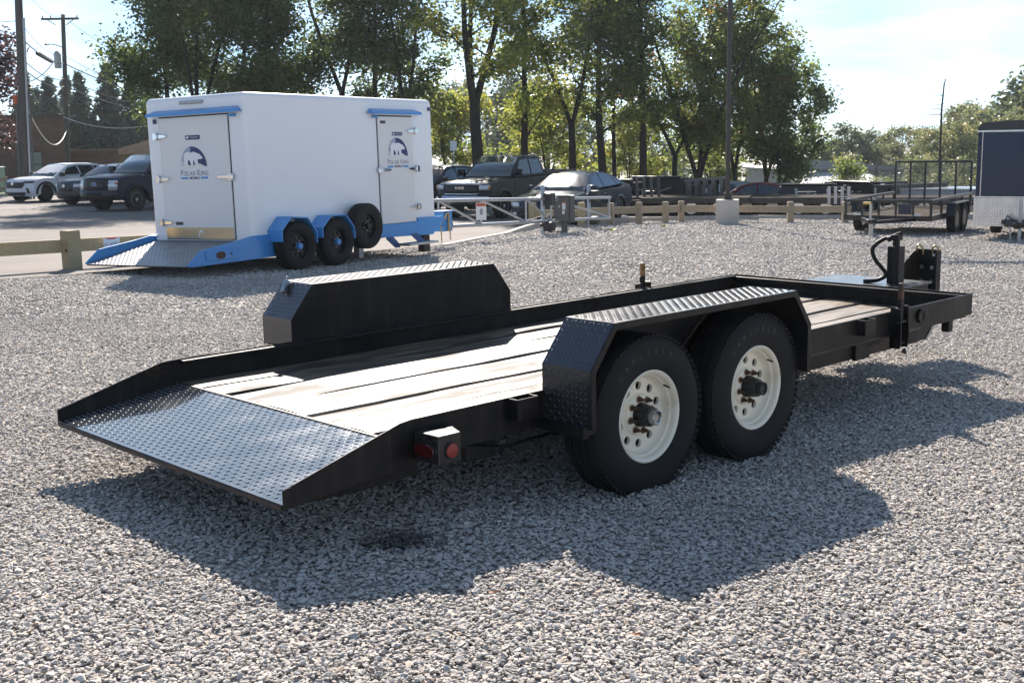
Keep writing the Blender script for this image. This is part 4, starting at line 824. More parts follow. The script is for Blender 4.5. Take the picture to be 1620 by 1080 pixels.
def pickup(pt, H=1.96, hood=1.14, belt=1.30, **k):
    d = dict(W=2.03, wb=3.67, wr=.405, ar=.50, sill=.50, belt=belt, paint=pt, nose=.20, crown=.07,
        front=[(.90, .42), (1.0, .50), (1.03, .62), (1.0, .78), (.99, 1.0), (.93, hood)],
        top=[(.75, hood + .06), (.2, hood + .11), (-.5, belt), (-2.6, belt + .04), (-2.66, belt + .05), (-4.78, belt + .08)],
        rear=[(-4.86, belt), (-4.86, .62), (-4.75, .55)],
        glass=[(-.42, belt - .03), (-1.22, H - .04), (-1.45, H - .005), (-1.9, H), (-2.35, H - .03), (-2.48, H - .09), (-2.64, belt + .02)], Wr=1.56, Wb=.96,
        panes=[[(-.78, belt + .05), (-1.22, H - .16), (-1.68, H - .13), (-1.68, belt + .05)], [(-1.76, belt + .05), (-1.76, H - .13), (-2.36, H - .15), (-2.46, belt + .08)]],
        mirror=(-.72, belt + .12, .11), handles=[(-1.62, belt - .12), (-2.42, belt - .11)], seams=[(-.62, .56, belt), (-1.72, .56, belt), (-2.62, .8, belt)], bed=(-4.80, -2.68, belt + .04, belt + .115), spokes=8)
    d.update(k); return d
DKBL = paint('black_car_paint', (.003, .0055, .0085)); NAVYP = paint('navy_car_paint', (.004, .009, .028)); SLATE = pm('dark_blue_sedan_paint', (.016, .022, .032), .2, coat=.4, spec=.3); WHITEP = paint('white_car_paint', (.62, .64, .68))
GREYP2 = paint('grey_car_paint', (.06, .063, .07), .25, .4); SILV = paint('silver_green_paint', (.27, .30, .29), .3, .5); REDP = paint('dark_red_paint', (.12, .015, .02)); MESH_ = pm('grille_mesh', (.010, .010, .011), .5)
HEAD = -pi / 2 - radians(32)      # parked nose toward the yard
def rot_of(azdeg): return pi / 2 - radians(azdeg)
RZ = rot_of(212)
def place(x, y): return G(x, y, 0)
hood = 1.14
ram = pickup(DKBL, spokes=6, lettering=('RAM', .125, .99, CHROME), handle_mat=DKBL, mirror_mat=DKBL, face=[
    ('grille', [(-.62, .62, .76), (-.66, .66, .95), (-.64, .64, 1.10)], MESH_, False, .012),
    ('grille_surround', [(-.72, .72, 1.09), (-.72, .72, 1.145)], CHROME, False, .025),
    ('grille_bar', [(-.62, .62, .785), (-.66, .66, .82)], CHROME, False, .03),
    ('headlight', [(.68, 1.0, .93), (.66, 1.0, 1.08)], LAMP, True, .015), ('turn_signal', [(.95, 1.01, .95), (.95, 1.01, 1.05)], ORNG, True, .03),
    ('bumper', [(-.98, .98, .50), (-1.0, 1.0, .62), (-.98, .98, .74)], CHROME, False, .035), ('bumper_opening', [(-.34, .34, .53), (-.38, .38, .68)], BLKTRIM, False, .065), ('fog_lamp', [(.50, .84, .53), (.50, .84, .69)], BLKTRIM, True, .065)])
vehicle('pickup_truck', 'black crew-cab pickup with chrome grille and bumper parked behind the sliding gate', 'pickup truck', place(-1.0, 37.5), RZ, ram)
ford = pickup(NAVYP, H=2.02, belt=1.36, hood=1.22, wr=.42, ar=.53, sill=.56, spokes=8, badge=(.99, .125, .055, pm('blue_badge', (.02, .06, .25), .3)), mirror_mat=BLKTRIM, trim=NAVYP, flare=.09, face=[
    ('grille', [(-.60, .60, .80), (-.62, .62, 1.0), (-.60, .60, 1.17)], BLKTRIM, False, .012), ('grille_bar', [(-.60, .60, .86), (-.60, .60, .93)], MESH_, False, .035), ('grille_bar', [(-.60, .60, 1.04), (-.60, .60, 1.11)], MESH_, False, .035),
    ('headlight', [(.66, .98, .78), (.66, 1.0, .95), (.66, 1.0, 1.13)], LAMP, True, .02), ('turn_signal', [(.93, 1.01, .98), (.93, 1.01, 1.06)], ORNG, True, .035),
    ('bumper', [(-.98, .98, .46), (-1.0, 1.0, .60), (-.98, .98, .76)], BLKTRIM, False, .04), ('bumper_opening', [(-.42, .42, .60), (-.42, .42, .68)], INNER, False, .07)])
vehicle('pickup_truck', 'dark navy heavy-duty pickup parked left of the white trailer, squared headlights', 'pickup truck', place(-14.25, 43.0), RZ, ford)
sedan = dict(W=1.86, wb=2.80, wr=.33, ar=.385, sill=.28, belt=.93, paint=SLATE, nose=.34, crown=.06, front=[(.80, .20), (.90, .28), (.96, .45), (.95, .58), (.90, .68)],
    top=[(.80, .75), (.3, .86), (-.40, .95), (-2.9, 1.0), (-3.25, 1.06), (-3.72, 1.05)], rear=[(-3.86, .96), (-3.92, .70), (-3.86, .42), (-3.75, .34)],
    glass=[(-.30, .92), (-1.10, 1.33), (-1.45, 1.43), (-1.9, 1.455), (-2.35, 1.42), (-2.85, 1.28), (-3.42, 1.05)], ws=2, Wr=1.16, Wb=.87,
    panes=[[(-.85, .99), (-1.32, 1.30), (-1.75, 1.385), (-1.80, .99)], [(-1.87, .99), (-1.83, 1.385), (-2.30, 1.36), (-2.62, 1.24), (-2.80, 1.02)], [(-2.85, 1.03), (-2.68, 1.23), (-2.78, 1.2), (-3.08, 1.06)]],
    mirror=(-.78, 1.0, .075), mirror_mat=SLATE, handles=[(-1.66, .82), (-2.6, .84)], seams=[(-.55, .36, .9), (-1.84, .36, .92), (-2.72, .5, .9)], trim=SLATE, flare=.03, spokes=5,
    face=[('grille', [(-.42, .42, .42), (-.45, .45, .5), (-.36, .36, .60)], MESH_, False, .012), ('headlight', [(.52, .86, .54), (.50, .90, .60), (.56, .93, .66)], LAMP, True, .012), ('lower_grille', [(-.55, .55, .24), (-.6, .6, .36)], BLKTRIM, False, .014),
          ('fog_lamp', [(.62, .80, .30), (.62, .80, .38)], LAMP, True, .014)])
vehicle('sedan_car', 'dark blue-black four-door sedan parked behind the grey gate control box', 'car', place(1.15, 33.4), rot_of(209), sedan)
suv = dict(W=1.92, wb=2.81, wr=.365, ar=.43, sill=.36, belt=1.06, paint=WHITEP, nose=.34, crown=.06, front=[(.78, .26), (.88, .34), (.93, .50), (.92, .72), (.88, .88), (.80, .96)],
    top=[(.65, 1.01), (.1, 1.07), (-.42, 1.08), (-3.3, 1.14), (-3.6, 1.13)], rear=[(-3.76, .98), (-3.80, .72), (-3.74, .46), (-3.6, .40)],
    glass=[(-.34, 1.04), (-1.10, 1.47), (-1.4, 1.58), (-1.9, 1.62), (-2.7, 1.60), (-3.25, 1.52), (-3.62, 1.13)], ws=2, Wr=1.26, Wb=.89,
    panes=[[(-.90, 1.12), (-1.32, 1.42), (-1.8, 1.51), (-1.85, 1.13)], [(-1.92, 1.13), (-1.88, 1.51), (-2.6, 1.50), (-2.8, 1.16)], [(-2.86, 1.17), (-2.68, 1.49), (-3.1, 1.44), (-3.3, 1.2)]],
    mirror=(-.82, 1.15, .085), handles=[(-1.68, .97), (-2.62, 1.0)], seams=[(-.58, .46, 1.02), (-1.88, .46, 1.06), (-2.78, .6, 1.06)], flare=.09, spokes=10, rim=RIMB, rim2=RIMB,
    badge=(.80, .07, .055, CHROME), face=[('grille', [(-.50, .50, .62), (-.62, .62, .74), (-.60, .60, .86)], MESH_, False, .012), ('headlight', [(.56, .93, .83), (.60, .97, .90)], BLKTRIM, True, .014), ('lower_grille', [(-.60, .60, .32), (-.66, .66, .44)], BLKTRIM, False, .02),
          ('skid_plate', [(-.5, .5, .27), (-.5, .5, .31)], STEEL, False, .03), ('bumper_vent', [(.74, .82, .40), (.70, .78, .62)], BLKTRIM, True, .016)])
vehicle('sport_utility_vehicle', 'white compact crossover with black grille at the left edge of the lot', 'car', place(-20.6, 51.0), RZ, suv)
gsuv = dict(suv); gsuv.update(paint=GREYP2, W=1.84, face=[('grille', [(-.40, .40, .60), (-.45, .45, .72)], MESH_, False, .012), ('headlight', [(.50, .90, .74), (.50, .95, .88)], LAMP, True, .014), ('lower_grille', [(-.60, .60, .32), (-.66, .66, .44)], BLKTRIM, False, .02)], trim=GREYP2, flare=.03, spokes=5, rim=RIMS)
vehicle('hatchback_car', 'grey hatchback wedged between the white crossover and the navy pickup', 'car', place(-17.15, 47.6), RZ, gsuv)
dsuv = dict(gsuv); dsuv.update(paint=DKBL, trim=BLKTRIM)
vehicle('sport_utility_vehicle', 'dark vehicle half hidden between the white trailer and the black pickup', 'car', place(-3.5, 40.5), RZ, dsuv)
# ------------------------------------------------------------------ shared wheel maker: axis along local y, outer side towards -y
def arc_text(txt, size, rad, y, par, m, a0, span):
    for i, ch in enumerate(txt):
        vs, fs = text_geo(ch, size, .001, 1.0); a = a0 - span * (i / (len(txt) - 1) - .5)
        ct, st = cos(a), sin(a)
        mb = MB(); tv = [(st * vx + ct * (rad + vy), y, -ct * vx + st * (rad + vy)) for vx, vy in vs]; mb.add(tv, fs)
        mb.build('sidewall_letter', m, par, 0)
def tyre_mesh(R, w, rb, n=64):
    h = w / 2; g = .009
    prof = [(rb, -h * .86), (rb + .012, -h * .96), (rb + (R - rb) * .35, -h * 1.05), (rb + (R - rb) * .6, -h * 1.06), (R - .035, -h * .98), (R - .012, -h * .88), (R - .003, -h * .78)]
    for c in (-.42, -.02, .38):
        prof += [(R, h * (c - .14)), (R, h * (c - .03)), (R - g, h * (c - .02)), (R - g, h * (c + .04)), (R, h * (c + .05))]
    prof += [(R - .003, h * .78), (R - .012, h * .88), (R - .035, h * .98), (rb + (R - rb) * .5, h * 1.06), (rb, h * .86), (rb, 0)]
    mb = MB(); mb.lathe(prof, n=n, closed=True)
    if n >= 60:
        for s in (-1, 1):
            for k in range(70):
                a = 2 * pi * k / 70; M = Matrix.Rotation(-a, 4, 'Y'); y0, y1 = sorted((s * h * .60, s * h * .97)); d = .013
                p = [(R - .006, y0, -d), (R - .006, y0, d), (R + .0015, y0, d * .9), (R + .0015, y0, -d * .9), (R - .036, y1, -d), (R - .036, y1, d), (R - .0125, s * h * .91, d * .9), (R - .0125, s * h * .91, -d * .9)]
                mb.add([tuple(M @ Vector(q)) for q in p], [(0, 1, 2, 3), (4, 5, 6, 7), (2, 3, 7, 6), (1, 2, 6, 5), (0, 3, 7, 4)])
    return mb
def disc_with_holes(mb, r0, r1, rh, hr, nh, y, th=.006):
    """annulus from r0 to r1 with nh round holes of radius hr on radius rh"""
    k = 16
    for s in range(nh):
        a0, a1 = 2 * pi * s / nh, 2 * pi * (s + 1) / nh; am = (a0 + a1) / 2
        outer = [(r1, a0 + (a1 - a0) * i / 4) for i in range(4)] + [(r1 + (r0 - r1) * i / 4, a1) for i in range(4)] + [(r0, a1 + (a0 - a1) * i / 4) for i in range(4)] + [(r0 + (r1 - r0) * i / 4, a0) for i in range(4)]
        O = [Vector((r * cos(a), y, r * sin(a))) for r, a in outer]; c = Vector((rh * cos(am), y, rh * sin(am)))
        H = []
        for p in O:
            d = p - c; d.normalize(); H.append(c + d * hr)
        B = [h + Vector((0, .016, 0)) for h in H]
        mb.add(O + H + B, [(i, (i + 1) % k, (i + 1) % k + k, i + k) for i in range(k)] + [(i + k, (i + 1) % k + k, (i + 1) % k + 2 * k, i + 2 * k) for i in range(k)])
def mod_wheel(par, u, v, R, letters=True):
    w = node('wheel', par, (u, v, R)); tyre_mesh(R, .226, .215).build('tyre', RUBBER, w, 38)
    if letters: arc_text('CARLISLE', .036, .312, -.1205, w, pm('raised_rubber', (.028, .026, .025), .6), pi / 2 + .18, 1.25)
    mb = MB(); mb.lathe([(.2215, -.098), (.2225, -.106), (.217, -.110), (.205, -.104), (.201, -.094), (.199, -.075), (.190, -.068), (.187, -.045), (.176, -.034)], n=56)
    mb.f = [f for f in mb.f if len(f) == 4]
    mb.lathe([(.2215, -.098), (.20, .08), (.2215, .098)], n=40); mb.f = [f for f in mb.f if len(f) == 4]
    disc_with_holes(mb, .103, .176, .140, .0215, 10, -.034)
    o = len(mb.f); mb.lathe([(.103, -.034), (.098, -.046), (.092, -.050), (.060, -.050), (.058, -.03)], n=40); mb.f = [f for f in mb.f if len(f) == 4]
    mb.build('rim', CREAM, w, 42)
    mb = MB(); mb.lathe([(.054, -.045), (.055, -.07), (.050, -.095), (.046, -.118), (.036, -.122)], n=28); mb.lathe([(.0, -.012), (.186, -.012), (.186, .06)], n=24); mb.build('hub', DARK, w, 40)  # black disc added behind the hand holes in place of their shade
    mb = MB(); mb.lathe([(.036, -.118), (.035, -.150), (.031, -.153), (.024, -.150), (.022, -.144), (0, -.144)], n=26); mb.build('hub_cap', STEEL if u < 1.5 else DARK, w, 40)
    for k in range(8):
        a = 2 * pi * k / 8 + .2; c = (.079 * cos(a), 0, .079 * sin(a)); mb = MB(); mb.lathe([(.0125, -.049), (.0125, -.066), (.008, -.070), (.007, -.082), (0, -.082)], c, 'y', 6); mb.build('lug_nut', RUST, w, 30)
        mb = MB(); mb.lathe([(.0, -.0505), (.019, -.0505), (.019, -.049)], c, 'y', 10); mb.build('rust_ring', pm('rust_stain', (.22, .10, .04), .8, col2=(.5, .38, .24), ns=60), w, 30)
    mb = MB(); mb.tube([(.14, -.075, .125), (.135, -.10, .122), (.13, -.115, .12)], .005, 6); mb.build('valve_stem', BLKTRIM, w)
    return w

# ------------------------------------------------------------------ the black equipment trailer
YAW = .8056; RT = pi / 2 - YAW
T1 = thing('equipment_trailer', 'black tandem-axle equipment trailer with a timber deck and a tread-plate beavertail in the foreground', 'trailer', (-.3958, 4.7061, 0), RT)
Wd, LF = 2.033, 5.083
out = [(-.66, .398), (-.60, .414), (-.09, .556), (-.03, .562), (LF, .562), (LF, .412), (2.6, .412), (2.58, .39), (.06, .39), (-.02, .365), (-.655, .322), (-.66, .330)]
for y0, y1, nm in ((0, .008, 'side_rail'), (Wd - .008, Wd, 'side_rail')):
    mb = MB(); mb.prism(out, y0, y1, 'y'); rl_ = mb.build(nm, BLACK, T1, 30, bevel=.002)
    s = 1 if y0 == 0 else -1; ye = y1 if s > 0 else y0
    mb = MB(); mb.box(.02, LF - .02, min(ye, ye + s * .03), max(ye, ye + s * .03), .535, .5545); mb.build('rail_flange', BLACK, rl_, 0, bevel=.004)
mb = MB(); mb.box(LF - .008, LF - .0005, .009, Wd - .009, .412, .561); fr = mb.build('front_rail', BLACK, T1, 0)
mb = MB(); mb.box(LF - .045, LF - .009, .04, Wd - .04, .52, .548); mb.box(LF - .03, LF - .009, .04, Wd - .04, .468, .482); mb.build('rail_flange', BLACK, fr, 0, bevel=.004)
# timber deck: planks with gaps, warps and weather
def deck_mat():
    m = bpy.data.materials.new('wet_weathered_deck_timber'); m.use_nodes = True; t = m.node_tree; p = t.nodes['Principled BSDF']; L = t.links.new
    tc = N(t, 'ShaderNodeTexCoord'); oi = N(t, 'ShaderNodeObjectInfo'); ad = N(t, 'ShaderNodeVectorMath', operation='ADD'); cb = N(t, 'ShaderNodeCombineXYZ'); m10 = N(t, 'ShaderNodeMath', operation='MULTIPLY'); m10.inputs[1].default_value = 37
    L(oi.outputs['Random'], m10.inputs[0]); L(m10.outputs[0], cb.inputs[0]); L(m10.outputs[0], cb.inputs[1]); L(tc.outputs['Object'], ad.inputs[0]); L(cb.outputs[0], ad.inputs[1])
    mp_ = N(t, 'ShaderNodeMapping'); mp_.inputs['Scale'].default_value = (1.1, 26, 26); L(ad.outputs[0], mp_.inputs[0])
    g = N(t, 'ShaderNodeTexNoise'); g.inputs['Scale'].default_value = 2.2; g.inputs['Detail'].default_value = 8; g.inputs['Roughness'].default_value = .65; g.inputs['Distortion'].default_value = .6; L(mp_.outputs[0], g.inputs['Vector'])
    r = N(t, 'ShaderNodeValToRGB'); e = r.color_ramp.elements; e[0].position = .28; e[0].color = (.05, .037, .025, 1); e[1].position = .72; e[1].color = (.255, .195, .13, 1); q = e.new(.48); q.color = (.145, .108, .07, 1); L(g.outputs[0], r.inputs[0])
    mp2 = N(t, 'ShaderNodeMapping'); mp2.inputs['Scale'].default_value = (1.3, 5, 5); L(ad.outputs[0], mp2.inputs[0]); n2 = N(t, 'ShaderNodeTexNoise'); n2.inputs['Scale'].default_value = 1.6; n2.inputs['Detail'].default_value = 6; L(mp2.outputs[0], n2.inputs['Vector'])
    r2_ = N(t, 'ShaderNodeValToRGB'); r2_.color_ramp.elements[0].position = .43; r2_.color_ramp.elements[1].position = .63; r2_.color_ramp.elements[0].color = (.10, .08, .065, 1); r2_.color_ramp.elements[1].color = (1, 1, 1, 1); L(n2.outputs[0], r2_.inputs[0])
    mx = N(t, 'ShaderNodeMix', data_type='RGBA', blend_type='MULTIPLY'); mx.inputs['Factor'].default_value = .9; L(r.outputs[0], mx.inputs['A']); L(r2_.outputs[0], mx.inputs['B'])
    hs = N(t, 'ShaderNodeHueSaturation'); mr = N(t, 'ShaderNodeMapRange'); mr.inputs['To Min'].default_value = .85; mr.inputs['To Max'].default_value = 1.35; L(oi.outputs['Random'], mr.inputs['Value']); L(mr.outputs[0], hs.inputs['Value']); L(mx.outputs['Result'], hs.inputs['Color']); L(hs.outputs[0], p.inputs['Base Color'])
    mr2 = N(t, 'ShaderNodeMapRange'); mr2.inputs['From Min'].default_value = .38; mr2.inputs['From Max'].default_value = .62; mr2.inputs['To Min'].default_value = .75; mr2.inputs['To Max'].default_value = .36; L(n2.outputs[0], mr2.inputs['Value']); L(mr2.outputs[0], p.inputs['Roughness'])
    p.inputs['Specular IOR Level'].default_value = .6
    b = N(t, 'ShaderNodeBump'); b.inputs['Strength'].default_value = .4; b.inputs['Distance'].default_value = .004; L(g.outputs[0], b.inputs['Height']); L(b.outputs[0], p.inputs['Normal']); return m
DECK = deck_mat()
jn = [.012, .305, .540, .808, 1.182, 1.536, 1.785, 2.022]; rr_ = random.Random(4)
for k in range(len(jn) - 1):
    a, b = jn[k] + rr_.uniform(.003, .007), jn[k + 1] - rr_.uniform(.003, .009) - (.012, 0, .006, .004, .010, .022, .004)[k]; x0, x1 = .006, LF - .05; n = 26; mb = MB(); vs = []; cup = rr_.uniform(-.004, .005); dz = rr_.uniform(-.004, .003)
    ph = rr_.random() * 6
    for i in range(n + 1):
        x = x0 + (x1 - x0) * i / n; wv = .0035 * sin(x * 2.1 + ph) + .0022 * sin(x * 5.3 + ph * 2); wob = .006 * sin(x * 1.3 + ph) + .003 * sin(x * 4.1 + ph)
        bb = b - (.004, .030, .012, .038, .034, .014, .0)[k] * max(0, (x - 2.2) / (x1 - 2.2)) ** 1.5
        for j, f in enumerate((0, .03, .28, .5, .72, .97, 1)):
            z = .436 + dz + wv + cup * (1 - (2 * f - 1) ** 2) - (.008 if j in (0, 6) else 0); vs.append((x, a + wob * (1 - f) + (bb - a) * f + wob * f * .6, z))
        vs += [(x, bb + wob * .6, .396), (x, a + wob, .396)]
    mb.add(vs, [(i * 9 + j, i * 9 + (j + 1) % 9, i * 9 + 9 + (j + 1) % 9, i * 9 + 9 + j) for i in range(n) for j in range(9)] + [tuple(range(9)), tuple(n * 9 + j for j in range(9))])
    mb.build('plank', DECK, T1, 35)
# beavertail plate
dx = Vector((.66, 0, .438 - .342)); dl = dx.length; dn = Vector((-dx.z, 0, dx.x)).normalized()
mb = MB(); O = Vector((-.66, .010, .342)); e1 = dx; e2 = Vector((0, Wd - .02, 0)); q = [O, O + e1, O + e1 + e2, O + e2]
mb.add([tuple(v) for v in q] + [tuple(v - dn * .006) for v in q], [(0, 1, 2, 3), (4, 5, 6, 7), (0, 1, 5, 4), (1, 2, 6, 5), (2, 3, 7, 6), (3, 0, 4, 7)]); RPL = pm('glossy_black_tread_plate', (.012, .016, .022), .12, col2=(.02, .023, .027), ns=5, rr=.12, coat=1, spec=1); RPL.node_tree.nodes['Principled BSDF'].inputs['Coat IOR'].default_value = 1.9; rp = mb.build('ramp_plate', RPL, T1, 0)
mb = MB(); mb.treads(O + dn * .0002 + dx.normalized() * .01, dx, e2, dl - .02, Wd - .03, pitch=.028, L=.0215, w=.0085, h=.0024); mb.build('tread_studs', pm('glinting_studs', (.03, .034, .04), .25, col2=(.07, .07, .07), ns=30, spec=1, coat=.8), rp, 25, kind='stuff')  # studs coloured paler and shinier than the plate to bring out glints
mb = MB(); mb.prism([(-.665, .318), (-.665, .335), (-.655, .340), (-.60, .336), (-.60, .318)], .012, Wd - .012, 'y'); mb.build('ramp_lip', pm('rusted_edge', (.05, .025, .015), .6, col2=(.012, .012, .012), ns=14), T1, 0)
mb = MB(); mb.box(-.012, .004, .012, Wd - .012, .40, .4405); mb.build('deck_edge', pm('rusted_edge', (.05, .025, .015), .6), T1, 0)
for v in (.035, .68, 1.35, Wd - .075):
    mb = MB(); mb.prism([(-.58, .318), (-.02, .362), (.02, .385), (.02, .315), (-.04, .310), (-.30, .306)], v, v + .04, 'y'); mb.build('ramp_support', BLACK, T1, 0)
# chassis
for v in (.055, Wd - .125):
    mb = MB(); mb.prism([(2.50, .315), (2.50, .408), (4.62, .408), (4.50, .303), (4.40, .296), (2.7, .296)], v, v + .07, 'y'); mb.build('frame_beam', BLACK, T1, 0, bevel=.004)
for v in (.36, Wd - .43): mb = MB(); mb.box(.03, 4.4, v, v + .07, .30, .308); mb.box(.03, 4.4, v + .03, v + .04, .3085, .394); mb.build('frame_beam', BLACK, T1, 0)
for u in np.arange(.45, 5.0, .52): mb = MB(); mb.box(u, u + .045, .126, Wd - .126, .325, .392); mb.build('crossmember', BLACK, T1, 0)
mb = MB(); mb.prism([(4.503, .300), (4.625, .408), (4.66, .408), (4.535, .296)], .05, .16, 'y'); mb.build('frame_end_plate', STEEL, T1, 0)
mb = MB(); mb.box(4.66, 4.98, .30, .62, .275, .409); mb.build('battery_box', BLKTRIM, T1, 0, bevel=.012)
mb = MB(); mb.box(4.99, 5.06, .12, .18, .28, .411); mb.box(4.97, 4.99, .11, .14, .33, .40); mb.build('safety_bracket', BLACK, T1, 0, bevel=.01)
mb = MB(); mb.box(2.6, 2.66, .045, .056, .30, .40); mb.box(3.55, 3.72, .03, .054, .29, .41); mb.build('frame_gusset', BLACK, T1, 0)
# fenders
fo = [(.735, .423), (.735, .686), (.893, .880), (2.344, .880), (2.494, .686), (2.494, .423)]
def inset(poly, d):
    r = []
    for i, p in enumerate(poly):
        a = Vector(poly[max(0, i - 1)]); b = Vector(poly[min(len(poly) - 1, i + 1)]); P_ = Vector(p)
        n1 = Vector((P_ - a)).normalized() if i > 0 else Vector((b - P_)).normalized(); n2 = Vector((b - P_)).normalized() if i < len(poly) - 1 else n1
        q1, q2 = Vector((n1.y, -n1.x)), Vector((n2.y, -n2.x)); m_ = (q1 + q2).normalized(); r.append(tuple(P_ + m_ * d / max(.3, m_.dot(q1))))
    return r
def fender(sgn):
    f = node('fender', T1, (0, 0 if sgn < 0 else Wd, 0)); W_ = .295 * sgn; fi = inset(fo, .006); fl = inset(fo, .032)
    mb = MB(); k = 6; vs = [(x, y, z) for y in (0, W_) for x, z in fo] + [(x, y, z) for y in (0, W_) for x, z in fi]
    fs = []
    for i in range(k - 1): fs += [(i, i + 1, i + 1 + k, i + k), (i + 2 * k, i + 3 * k, i + 1 + 3 * k, i + 1 + 2 * k), (i, i + 2 * k, i + 1 + 2 * k, i + 1), (i + k, i + 1 + k, i + 1 + 3 * k, i + 3 * k)]
    fs += [(0, k, 3 * k, 2 * k), (k - 1, 3 * k - 1, 4 * k - 1, 2 * k - 1)]; mb.add(vs, fs); mb.build('fender_plate', PLATE, f, 20)
    e = .006 * sgn; mb = MB(); vs = [(x, y, z) for y in (W_ - e * .1, W_ + e) for x, z in fo] + [(x, y, z) for y in (W_ - e * .1, W_ + e) for x, z in fl]; mb.add(vs, fs); mb.build('fender_lip', BLACK, f, 20, bevel=.002)
    mb = MB()
    for i in range(k - 1):
        a, b = Vector((fo[i][0], 0, fo[i][1])), Vector((fo[i + 1][0], 0, fo[i + 1][1])); d = b - a
        if i in (0, 4) and sgn > 0: continue
        yy = Vector((0, W_ * .98, 0)); nrm = Vector((-d.z, 0, d.x)).normalized()
        if sgn > 0: mb.treads(a + nrm * .0004, d, yy, d.length, abs(W_) * .98, pitch=.027, L=.0225, w=.0085, h=.0025)
        else: mb.treads(a + nrm * .0004 + yy, d, -yy, d.length, abs(W_) * .98, pitch=.027, L=.0225, w=.0085, h=.0025)
    mb.build('tread_studs', PLATE, f, 25, kind='stuff')
    wl = inset(fo, .003); mb = MB(); mb.prism(wl, .0006 * sgn, .0064 * sgn, 'y'); mb.build('fender_wall', BLACK, f, 0)
    mb = MB(); mb.box(.73, .79, min(W_, 0) + .02, max(W_, 0) - .02, .392, .422); mb.box(.70, .735, min(W_, 0) + .01, max(W_, 0) - .01, .385, .44); mb.build('fender_bracket', BLACK, f, 0, bevel=.004)
    mb = MB(); mb.tube([(1.62, W_ * .9, .865), (1.58, W_ * .3, .62)], .012, 5); mb.build('fender_brace', BLACK, f)
    return f
fN = fender(-1); fF = fender(1)
mb = MB(); M = Matrix.Translation((.842, .20, .828)) @ Matrix.Rotation(-.88, 4, 'Y') @ Matrix.Rotation(.5, 4, 'Z'); mb.box(-.02, .07, -.016, .016, .001, .028, M); mb.tube([tuple(M @ Vector(p)) for p in ((.07, 0, .014), (.10, 0, .02))], [.013, .006], 8); mb.build('lid_catch', STEEL, fF, 30, bevel=.004)
# wheels, axles
wa = mod_wheel(T1, 1.2176, -.128, .39)
wb_ = mod_wheel(T1, 1.2176 + .8715, -.128, .39)
for u in (1.2176, 2.0891):
    c = copy_tree(wa, T1, (u, Wd + .128, .39), pi)
    mb = MB(); mb.tube([(u, 0, .36), (u, Wd, .36)], .04, 10); mb.build('axle', BLACK, T1)
    mb = MB(); mb.tube([(u - .34, .09, .33), (u, .09, .29), (u + .34, .09, .33)], .022, 5); mb.build('leaf_spring', BLACK, T1)
# tail light box
tb = node('tail_light_box', T1); mb = MB(); mb.prism([(-.02, -.002), (-.02, -.155), (.10, -.155), (.165, -.002)], .392, .512, 'z'); mb.build('housing', pm('wet_black_enamel', (.012, .012, .013), .14, col2=(.02, .02, .02), ns=9, rr=.3), tb, 0, bevel=.004)
def oval(cx, cy, rx, ry, n=22, p=2.6):
    return [(cx + rx * abs(cos(2 * pi * k / n)) ** (2 / p) * (1 if cos(2 * pi * k / n) >= 0 else -1), cy + ry * abs(sin(2 * pi * k / n)) ** (2 / p) * (1 if sin(2 * pi * k / n) >= 0 else -1)) for k in range(n)]
mb = MB(); mb.prism(oval(-.078, .445, .070, .036), -.030, -.021, 'x'); mb.build('lamp_grommet', BLKTRIM, tb, 30)
mb = MB(); mb.prism(oval(-.078, .445, .062, .028), -.038, -.0305, 'x'); mb.build('tail_lens', REDL, tb, 30, bevel=.003)
mb = MB(); mb.prism(oval(.045, .445, .037, .037, 24, 2), -.160, -.1555, 'y'); mb.build('lamp_grommet', BLKTRIM, tb, 30)
mb = MB(); mb.prism(oval(.045, .445, .030, .030, 24, 2), -.167, -.1605, 'y'); mb.build('marker_lens', REFL, tb, 30, bevel=.002)
c = copy_tree(tb, T1); c.location = (0, Wd, 0); c.scale = (1, -1, 1)
# stake pockets on the rails
def pocket(u, far=False):
    y0, y1 = (-.058, -.001) if not far else (Wd + .001, Wd + .058); mb = MB(); w = .13; t_ = .006
    mb.box(u, u + t_, y0, y1, .46, .559); mb.box(u + w - t_, u + w, y0, y1, .46, .559); yy = (y0, y0 + t_) if not far else (y1 - t_, y1); mb.box(u + t_, u + w - t_, yy[0], yy[1], .46, .5585); mb.build('stake_pocket', BLACK, T1, 0, bevel=.002)
for u in (.52, 3.50): pocket(u)
for u in (.1, .52, 3.5): pocket(u, True)
